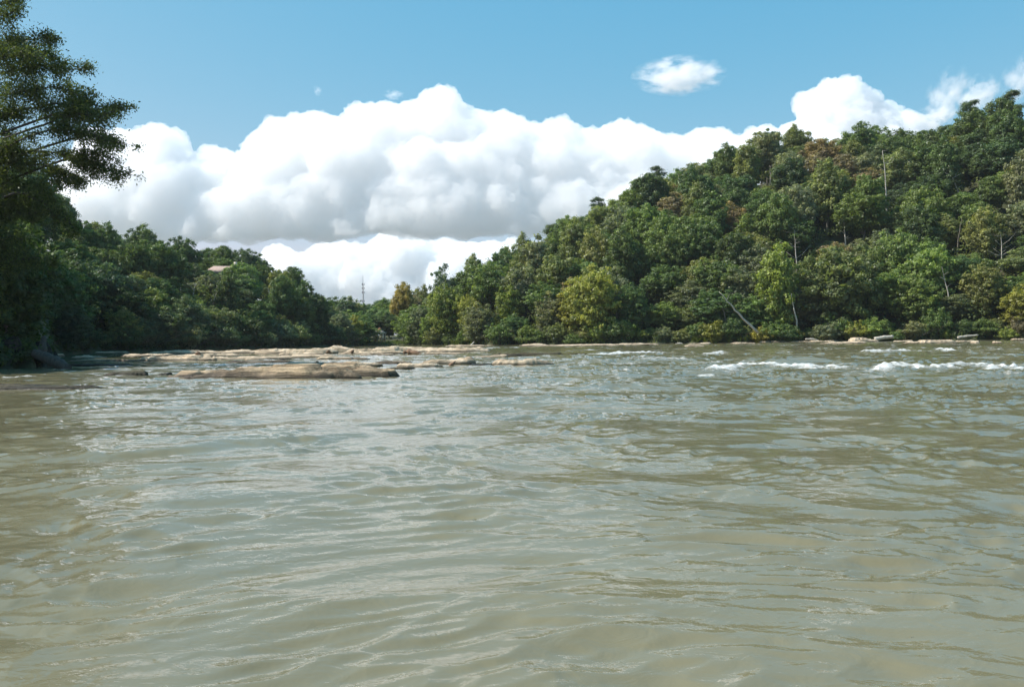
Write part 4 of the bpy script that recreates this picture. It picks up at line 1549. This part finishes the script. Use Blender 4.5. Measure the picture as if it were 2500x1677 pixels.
    me = mesh_np('oak_leaves', V, np.arange(len(V)).reshape(-1, 4), False, {'tint': np.concatenate(LT)}, M_LEAF)
    link('crown', me, root, color=(0.085, 0.108, 0.040))


build_oak()

# dark bank trees, then unseen trees added out of frame to shade the bank
rng = random.Random(31)
NEAR = []
for k, (px, D, h, w, colour) in enumerate([(10, 66, 0.75, 0.9, 'dark green'), (-12, 78, 0.7, 0.8, 'deep green'), (-40, 72, 0.8, 1.0, 'dark green'), (30, 116, 0.75, 0.9, 'deep green'),
                                           (-15, 104, 0.85, 1.0, 'dark green'), (10, 92, 0.8, 1.1, 'dark green'), (135, 128, 0.95, 1.0, 'deep green'), (85, 128, 1.2, 1.0, 'dark green'),
                                           (190, 136, 0.95, 0.9, 'dark green'), (-90, 62, 1.2, 1.0, 'dark green')]):
    p = at(px, 838, D)
    r_ = plant('bank_tree', FRONT[k % 4], p.x, p.y, ground(p.x, p.y), h, w, colour, rng)
    tag(r_, ['dark leafy tree directly above the shore roots and sloping log', 'deep green tree filling the dark bank at the picture edge',
             'dark tree half hidden under the leaning oak', 'deep green tree behind the dark bank, toward the low hill', 'dark broad tree behind the point of land, below the oak tips',
             'dark spreading tree standing behind the leaning oak', 'deep green tree where the point meets the low hill', 'dark tree above the small bright rock, under the oak tips',
             'dark low tree beside the twin tan slabs', 'dark tree at the picture edge below the oak boughs'][k], 'tree', 'trees on the dark point of land')
for k, (x, y) in enumerate([(-46, 52), (-48, 43), (-41.5, 57), (-45, 62), (-51, 66), (-49, 57)]):
    r_ = plant('shade_tree', BROAD[k % 7], x, y, ground(x, y), rng.uniform(1.3, 1.6), rng.uniform(1.0, 1.2), 'deep green', rng)
    tag(r_, '%s unseen tree added outside the picture to shade the near bank, counted from the camera' % ORD[k], 'tree', 'unseen trees added to shade the near bank')


# ------------------------------------------------------------------ near bank: root-bound boulder and sloping log
def place_rock(px0, px1, yb, yt, mat, label, seed, Wd=None, D=None, strata=0.0, rot=0.0):
    c = on_water((px0 + px1) / 2, yb) if D is None else at((px0 + px1) / 2, yb, D)
    L = (px1 - px0) * c.y / FPX
    H = (yb - yt) * c.y / FPX
    Wd = Wd or max(1.0, 0.4 * L)
    o = link('boulder', rock_mesh(L, Wd, H, seed, 2.4, strata, 80, 36, mat, 1.5), None, (c.x, c.y + Wd * 0.45, 0.0), (0, 0, rot))
    tag(o, label, 'rock', 'boulders of the dark bank')
    return o


M_ROCKD = mat_rock('rock_shaded', (0.040, 0.032, 0.024), (0.015, 0.013, 0.010), (0.025, 0.025, 0.016), 0.6, 0.3)  # shade of the bank put into the rock colour, near black
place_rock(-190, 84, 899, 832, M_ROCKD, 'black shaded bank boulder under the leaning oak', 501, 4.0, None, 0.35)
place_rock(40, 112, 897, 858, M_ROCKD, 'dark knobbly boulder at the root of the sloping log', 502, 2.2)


def log_obj(name, label, pts, rads, mat, cat='log', group=None, stubs=0, seed=0, rough=0.12, sides=10):
    """a fallen trunk through world points, knobbly, with broken stubs as parts"""
    rng = np.random.default_rng(seed)
    P = np.array([list(p) for p in pts], float)
    k = np.linspace(0, 1, len(P))
    kk = np.linspace(0, 1, 14)
    path = np.stack([np.interp(kk, k, P[:, i]) for i in range(3)], 1)
    ln = np.linalg.norm(P[-1] - P[0])
    path[1:-1] += rng.normal(size=(12, 3)) * ln * 0.006
    rd = np.interp(kk, np.linspace(0, 1, len(rads)), rads) * (1 + rough * rng.normal(size=14))
    off = path[0].copy()
    root = empty(name, off)
    tag(root, label, cat, group)
    b = Bag()
    b.tube(path - off, rd, sides)
    link('trunk', b.mesh(name + '_trunk', mat, True), root)
    for _ in range(stubs):
        q = rng.uniform(0.2, 0.97)
        i = min(12, int(q * 13))
        p0 = path[i] + (path[i + 1] - path[i]) * (q * 13 - i)
        e = unit(rng, 1)[0] * np.array([1, 0.6, 1])
        e[2] = abs(e[2]) * 0.8 + 0.1
        L = ln * rng.uniform(0.06, 0.2)
        r_ = rd[i] * 0.45
        bb = Bag()
        p1 = p0 + e * L * 0.55 + rng.normal(size=3) * L * 0.06
        p2 = p0 + e * L + rng.normal(size=3) * L * 0.15
        bb.tube([p0 - off, p1 - off, p2 - off], [r_, r_ * 0.6, r_ * 0.2], 6)
        link('branch', bb.mesh(name + '_branch', mat, True), root)
    return root


log_obj('sloping_log', 'thick dark log sloping from the bank boulder into the water', [at(85, 862, 58.5), at(110, 872, 58), at(140, 884, 57.5), at(164, 900, 57)],
        [0.28, 0.36, 0.38, 0.30], M_BARKD, 'log', None, 2, 7, 0.05)  # dark bark carries the bank's shade in the log colour
log_obj('root_stump', 'dark upright root stump behind the sloping log', [at(98, 872, 60), at(104, 845, 60), at(108, 822, 60.4)], [0.42, 0.26, 0.14], M_BARKD, 'stump', None, 3, 9)
log_obj('driftwood_root', 'dark brown driftwood root wad stranded on the tan slab', [at(984, 861, 92), at(998, 858, 92), at(1012, 861, 91.5), at(1032, 866, 91)],
        [0.16, 0.30, 0.26, 0.06], M_DRIFT, 'driftwood', 'driftwood on the shoal', 5, 3, 0.25)
log_obj('driftwood_log', 'dark log lying flat on the pale slab upriver', [at(634, 855, 113), at(650, 855, 113), at(664, 857, 113)], [0.16, 0.2, 0.16], M_DRIFT, 'driftwood', 'driftwood on the shoal', 2, 4)
log_obj('driftwood_stub', 'short wood stub leaning on the broad tan hump', [at(1097, 894, 54), at(1105, 888, 54), at(1112, 882, 54.3)], [0.13, 0.12, 0.03], M_DRIFT, 'driftwood', 'driftwood on the shoal', 1, 5)
log_obj('driftwood_stub', 'small brown wood stub on the slab behind the long one', [at(771, 890, 58), at(774, 886, 58), at(777, 882, 58)], [0.16, 0.12, 0.05], M_DRIFT, 'driftwood', 'driftwood on the shoal', 1, 6)
log_obj('driftwood_stub', 'dark wood stub at the foot of the greyish dome', [at(858, 861, 92), at(861, 857, 92), at(864, 854, 92)], [0.22, 0.18, 0.04], M_DRIFT, 'driftwood', 'driftwood on the shoal', 1, 8)
log_obj('driftwood_stub', 'dark wood stub at the end of the humped dome', [at(797, 861, 92), at(802, 857, 92), at(808, 861, 92)], [0.1, 0.16, 0.08], M_DRIFT, 'driftwood', 'driftwood on the shoal', 1, 10)
log_obj('driftwood_stub', 'brown wood stub at the end of the thick layered slab', [at(478, 866, 76), at(484, 861, 76), at(490, 866, 76)], [0.1, 0.14, 0.08], M_DRIFT, 'driftwood', 'driftwood on the shoal', 1, 12)
log_obj('shore_log', 'grey log beached beside the heaped tan boulder', [at(2135, 828, 160), at(2155, 824, 160), at(2180, 822, 160)], [0.36, 0.34, 0.28], M_SNAG, 'log', 'logs along the rapids shore', 1, 13, 0.05)
log_obj('shore_log', 'long pale log above the gap in the shore slabs', [at(2338, 824, 157.5), at(2360, 821, 157.5), at(2388, 818, 157.5)], [0.22, 0.2, 0.12], M_SNAG, 'log', 'logs along the rapids shore', 2, 14, 0.05)
log_obj('shore_log', 'pale broken log upright at the bend shore', [at(1150, 843, 184), at(1155, 838, 184), at(1158, 834, 184)], [0.2, 0.16, 0.08], M_SNAG, 'log', 'logs along the rapids shore', 1, 15)
log_obj('leaning_trunk', 'long bare white trunk leaning across the bushes above the shore', [at(1850, 812, 164), at(1812, 775, 163.5), at(1785, 745, 163), at(1755, 712, 163)],
        [0.24, 0.18, 0.12, 0.03], M_SNAG, 'dead tree', 'bare dead trees', 2, 16, 0.05)
log_obj('driftwood_tangle', 'bleached driftwood branches tangled at the foot of the hill', [at(1640, 844, 166), at(1658, 838, 166), at(1680, 843, 166)], [0.1, 0.16, 0.06], M_SNAG, 'driftwood', 'logs along the rapids shore', 5, 17)
log_obj('driftwood_tangle', 'bleached driftwood branches piled below the many-stemmed tree', [at(1966, 828, 163), at(1985, 828, 163), at(2005, 834, 163)], [0.1, 0.2, 0.08], M_SNAG, 'driftwood', 'logs along the rapids shore', 6, 18)


def snag(label, px, yb, yt, D, lean=0.0, nb=9, r0=0.22, seed=0, mat=None, blen=0.16):
    rng = np.random.default_rng(seed)
    D = snag_depth(px, yb, D)
    p0, p1 = np.array(at(px, yb, D)), np.array(at(px + lean, yt, D))
    g = ground(p0[0], p0[1])
    n = 10
    k = np.linspace(0, 1, n)[:, None]
    path = p0 + (p1 - p0) * k + np.cumsum(rng.normal(size=(n, 3)) * 0.10, 0) * k
    foot = path[0].copy()
    foot[2] = min(g, p0[2]) - 0.3
    if foot[2] < p0[2] - 0.5:
        path = np.vstack([foot, path])
    off = foot.copy()
    root = empty('dead_tree', off)
    tag(root, label, 'dead tree', 'bare dead trees')
    b = Bag()
    b.tube(path - off, r0 * 0.72 * np.linspace(1.15, 0.2, len(path)), 7)
    link('trunk', b.mesh('snag_trunk', mat or M_SNAG, True), root)
    H = p1[2] - p0[2]
    for i in range(nb):
        q = rng.uniform(0.18, 0.97)
        c = p0 + (p1 - p0) * q
        j = min(len(path) - 1, int(round(q * (len(path) - 1))))
        c = path[j]
        a = rng.uniform(-0.5, 0.5) + (0 if rng.random() < 0.5 else math.pi)
        e = np.array([math.cos(a), 0.5 * math.sin(a), rng.uniform(-0.1, 0.8)])
        L = H * blen * rng.uniform(0.4, 1.2)
        bb = Bag()
        pts = [c, c + e * L * 0.5 + rng.normal(size=3) * 0.08, c + e * L + np.array([0, 0, L * 0.12]) + rng.normal(size=3) * 0.15]
        r_ = r0 * (1 - 0.75 * q) * 0.42
        bb.tube(np.array(pts) - off, [r_, r_ * 0.7, r_ * 0.25], 5)
        link('branch', bb.mesh('snag_branch', mat or M_SNAG, True), root)


for s_ in SNAGS:
    snag(*s_)

# ------------------------------------------------------------------ gazebo, lawn, house, mast
def build_gazebo():
    M_SH = mat_plain('gazebo_shingle', (0.42, 0.33, 0.25), 0.8, 0.35, 6)
    M_RED = mat_plain('gazebo_red', (0.30, 0.085, 0.05), 0.6, 0.3, 5)
    M_WH = mat_plain('gazebo_white', (0.75, 0.72, 0.66), 0.5, 0.1, 5)
    p = at(927, 836, 211)
    z = ground(p.x, p.y)
    root = empty('gazebo', (p.x, p.y, z), (0, 0, 0.3))
    tag(root, 'small open gazebo with tan roof and white posts on the lawn', 'gazebo')
    a = np.arange(6) * math.pi / 3
    r_ = 1.35
    b = Bag()
    ring = np.stack([np.cos(a) * r_ * 1.06, np.sin(a) * r_ * 1.06], 1)
    V = np.vstack([np.c_[ring, np.full(6, 0.0)], np.c_[ring, np.full(6, 0.35)], [(0, 0, 0.35)]])
    k = np.arange(6)
    b.add(V, np.stack([k, (k + 1) % 6, (k + 1) % 6 + 6, k + 6], 1), np.stack([k + 6, (k + 1) % 6 + 6, np.full(6, 12)], 1))
    link('deck', b.mesh('gazebo_deck', M_RED), root)
    for q in a:
        b = Bag()
        b.tube([(math.cos(q) * r_, math.sin(q) * r_, 0.3), (math.cos(q) * r_, math.sin(q) * r_, 2.4)], [0.09, 0.09], 8)
        link('post', b.mesh('gazebo_post', M_WH), root)
    for i in range(6):
        if i == 4:
            continue
        q0, q1 = a[i], a[(i + 1) % 6]
        b = Bag()
        c0, c1 = np.array([math.cos(q0), math.sin(q0), 0]) * r_, np.array([math.cos(q1), math.sin(q1), 0]) * r_
        for zz in (0.55, 1.15):
            b.tube([c0 + [0, 0, zz], c1 + [0, 0, zz]], [0.04, 0.04], 6)
        for u in np.linspace(0.1, 0.9, 7):
            c = c0 + (c1 - c0) * u
            b.tube([c + [0, 0, 0.55], c + [0, 0, 1.15]], [0.022, 0.022], 5)
        link('railing', b.mesh('gazebo_railing', M_RED), root)
    b = Bag()
    ro = np.stack([np.cos(a) * r_ * 1.3, np.sin(a) * r_ * 1.3], 1)
    V = np.vstack([np.c_[ro, np.full(6, 2.3)], np.c_[ro, np.full(6, 2.42)], np.c_[ro * 0.28, np.full(6, 3.15)]])
    b.add(V, np.vstack([np.stack([k, (k + 1) % 6, (k + 1) % 6 + 6, k + 6], 1), np.stack([k + 6, (k + 1) % 6 + 6, (k + 1) % 6 + 12, k + 12], 1)]))
    roof = link('roof', b.mesh('gazebo_roof', M_SH), root)
    b = Bag()
    V = np.vstack([np.c_[ro * 0.30, np.full(6, 3.13)], np.c_[ro * 0.30, np.full(6, 3.3)], [(0, 0, 3.75)]])
    b.add(V, np.stack([k, (k + 1) % 6, (k + 1) % 6 + 6, k + 6], 1), np.stack([k + 6, (k + 1) % 6 + 6, np.full(6, 12)], 1))
    link('cupola', b.mesh('gazebo_cupola', M_RED), roof)


build_gazebo()


def build_house():
    M_ROOF = mat_plain('house_roof', (0.36, 0.265, 0.215), 0.8, 0.2, 3)
    M_WALL = mat_plain('house_wall', (0.62, 0.52, 0.43), 0.7, 0.1, 3)
    M_GL = mat_plain('house_glass', (0.05, 0.06, 0.07), 0.1, 0.1, 3)
    p = at(HOUSE_PX, 650, HOUSE_D)
    g = ground(p.x, p.y)
    ridge = p.z
    hw, hd = 4.6, 3.6
    eave = ridge - 1.75
    root = empty('house', (p.x + 1.2, p.y, g), (0, 0, 0.25))
    tag(root, 'house with pinkish-tan roof peeking out of the low hill trees', 'house')
    b = Bag()
    zc = eave - g
    b.box((0, 0, zc / 2 - 0.3), (hw * 2, hd * 2, zc + 0.6))
    link('wall', b.mesh('house_walls', M_WALL), root)
    b = Bag()
    e = 0.5
    V = np.array([(-hw - e, -hd - e, zc - 0.1), (hw + e, -hd - e, zc - 0.1), (hw + e, hd + e, zc - 0.1), (-hw - e, hd + e, zc - 0.1), (-hw * 0.62, 0, ridge - g), (hw * 0.62, 0, ridge - g)])
    b.add(V, [(0, 1, 5, 4), (2, 3, 4, 5), (3, 2, 1, 0)], [(1, 2, 5), (3, 0, 4)])
    rf = link('roof', b.mesh('house_roof', M_ROOF), root)
    b = Bag()
    b.box((hw * 0.4, 0.8, ridge - g + 0.2), (0.7, 0.7, 1.6))
    link('chimney', b.mesh('house_chimney', M_WALL), rf)
    for x in (-3, -1, 1, 3):
        b = Bag()
        b.box((x, -hd - 0.02, zc - 1.4), (1.0, 0.08, 1.3))
        w = link('window', b.mesh('house_window', M_GL), root)
        b = Bag()
        b.box((x, -hd - 0.05, zc - 2.12), (1.2, 0.16, 0.12))
        link('sill', b.mesh('house_sill', M_WALL), w)


build_house()


def build_mast():
    M_ST = mat_plain('mast_steel', (0.20, 0.19, 0.19), 0.5, 0.15, 0.5)
    D = 900.0
    p, t = at(888, 826, D), at(885.5, 672, D)
    H = t.z
    root = empty('radio_mast', (p.x, p.y, 0.0))
    tag(root, 'slim lattice radio mast rising behind the valley wood', 'mast')
    b = Bag()
    hw = 0.75
    legs = [(hw, 0), (-hw * 0.5, hw * 0.87), (-hw * 0.5, -hw * 0.87)]
    Ht = H * 0.86
    for x, y in legs:
        b.tube([(x, y, 0), (x * 0.6, y * 0.6, Ht)], [0.28, 0.2], 5)
    nz = 34
    for i in range(nz):
        z0, z1 = Ht * i / nz, Ht * (i + 1) / nz
        for j in range(3):
            s0, s1 = 1 - 0.4 * i / nz, 1 - 0.4 * (i + 1) / nz
            a_, c_ = legs[j], legs[(j + 1) % 3]
            b.tube([(a_[0] * s0, a_[1] * s0, z0), (c_[0] * s1, c_[1] * s1, z1)], [0.12, 0.12], 4)
    link('lattice', b.mesh('mast_lattice', M_ST), root)
    b = Bag()
    b.tube([(0, 0, Ht), (0, 0, H)], [0.3, 0.12], 6)
    link('spire', b.mesh('mast_spire', M_ST), root)
    for zf in (0.60, 0.735, 0.80, 0.86):
        b = Bag()
        for q in np.arange(3) * 2.09:
            x, y = math.cos(q) * 1.3, math.sin(q) * 1.3
            b.tube([(0, 0, H * zf), (x, y, H * zf)], [0.1, 0.1], 4)
            b.box((x, y, H * zf), (0.5, 0.5, 1.9), q)
        link('antenna_array', b.mesh('mast_antennas', M_ST), root)


build_mast()


# ------------------------------------------------------------------ lawn, bank grass, undergrowth
def grass_patch(name, label, spots, n, hgt, color, seed):
    rng = np.random.default_rng(seed)
    C = []
    while len(C) < n:
        px0, px1, d0, d1, wgt = spots[rng.integers(len(spots))]
        if rng.random() > wgt:
            continue
        px = rng.uniform(px0, px1)
        D = float(bank_r(az_of(px)) * math.cos(az_of(px))) + rng.uniform(d0, d1)
        p = at(px, 838, D)
        C.append((p.x, p.y, 0))
    C = np.array(C)
    C[:, 2] = ground_polar(np.arctan2(C[:, 0], C[:, 1]), np.hypot(C[:, 0], C[:, 1]))
    h = hgt * rng.uniform(0.5, 1.3, n)
    a = rng.uniform(0, 6.28, n)
    w = 0.05 + 0.05 * rng.random(n)
    U = np.stack([np.cos(a) * w, np.sin(a) * w, np.zeros(n)], 1)
    L = rng.normal(size=(n, 3)) * np.array([0.35, 0.35, 0]) * h[:, None]
    V = np.stack([C - U - [0, 0, 0.05], C + U - [0, 0, 0.05], C + L + U * 0.3 + np.stack([np.zeros(n), np.zeros(n), h], 1), C + L - U * 0.3 + np.stack([np.zeros(n), np.zeros(n), h], 1)], 1).reshape(-1, 3)
    t = np.repeat(np.clip(0.5 + 0.2 * rng.normal(size=n), 0, 1), 4)
    me = mesh_np(name, V, np.arange(len(V)).reshape(-1, 4), False, {'tint': t}, M_LEAF)
    o = link(name, me, color=color)
    tag(o, label, 'grass', None, 'stuff')


grass_patch('lawn_grass', 'mown green grass of the lawn around the gazebo', [(880, 1040, 0.3, 20, 1.0)], 9000, 0.28, (0.13, 0.17, 0.05), 61)
grass_patch('bank_grass', 'tall pale grass along the foot of the steep hill', [(1030, 1130, 0.3, 2.5, 1), (1370, 1430, 0.3, 2, 1), (1690, 1860, 0.3, 2.2, 1), (2090, 2200, 0.3, 3, 1), (1130, 2500, 0.3, 2.0, 0.6)], 12000, 0.75, (0.12, 0.15, 0.04), 62)


def undergrowth():
    rng = np.random.default_rng(63)
    C = []
    n = 4200
    while len(C) < n:
        px = rng.uniform(-60, 2560)
        if 880 < px < 1015 and rng.random() < 0.9:
            continue
        b0 = float(bank_r(az_of(px)) * math.cos(az_of(px)))
        D = b0 + 0.6 + 30 * rng.random() ** 1.7
        p = at(px, 838, D)
        C.append((p.x, p.y, 0))
    C = np.array(C)
    C[:, 2] = ground_polar(np.arctan2(C[:, 0], C[:, 1]), np.hypot(C[:, 0], C[:, 1])) + rng.uniform(0, 0.8, n)
    V, t = clump_leaves(rng, C, rng.uniform(0.4, 1.0, n), rng.normal(size=n), 18, 0.2, 0.8)
    me = mesh_np('undergrowth', V, np.arange(len(V)).reshape(-1, 4), False, {'tint': t}, M_LEAF)
    o = link('undergrowth', me, color=(0.055, 0.08, 0.026))
    tag(o, 'tangled green undergrowth between the riverside trees', 'undergrowth', None, 'stuff')


undergrowth()


def understory():
    """young growth between the trunks, all over both slopes"""
    rng = np.random.default_rng(64)
    C = []
    n = 3000
    while len(C) < n:
        px = rng.uniform(150, 2540)
        if 870 < px < 1020:
            continue
        a = az_of(px)
        r0_, r1_ = float(bank_r(a)), float(ridge_r(a))
        t = rng.random()
        rad = r0_ + 3 + (r1_ - r0_) * t
        C.append((rad * math.sin(a), rad * math.cos(a), 0))
    C = np.array(C)
    C[:, 2] = ground_polar(np.arctan2(C[:, 0], C[:, 1]), np.hypot(C[:, 0], C[:, 1])) + rng.uniform(0.5, 5.5, n)
    V, t = clump_leaves(rng, C, rng.uniform(0.9, 1.9, n), rng.normal(size=n), 40, 0.24, 0.8)
    me = mesh_np('understory', V, np.arange(len(V)).reshape(-1, 4), False, {'tint': t}, M_LEAF)
    tag(link('understory', me, color=(0.135, 0.165, 0.064)), 'green young growth filling the gaps between the hillside trees', 'undergrowth', None, 'stuff')


understory()


# ------------------------------------------------------------------ summer haze over the valley
def build_haze():
    m, nt, out = new_mat('haze_air')
    v = N(nt, 'ShaderNodeVolumePrincipled', i_Density=0.00009, i_Anisotropy=0.2)
    v.inputs['Color'].default_value = (0.86, 0.93, 1.0, 1)
    nt.links.new(v.outputs[0], out.inputs['Volume'])
    b = Bag()
    b.box((0, 0, 38.0), (26000, 26000, 84.0))
    o = link('haze', b.mesh('haze', m))
    tag(o, 'thin pale haze filling the river valley', None, None, 'stuff')


build_haze()
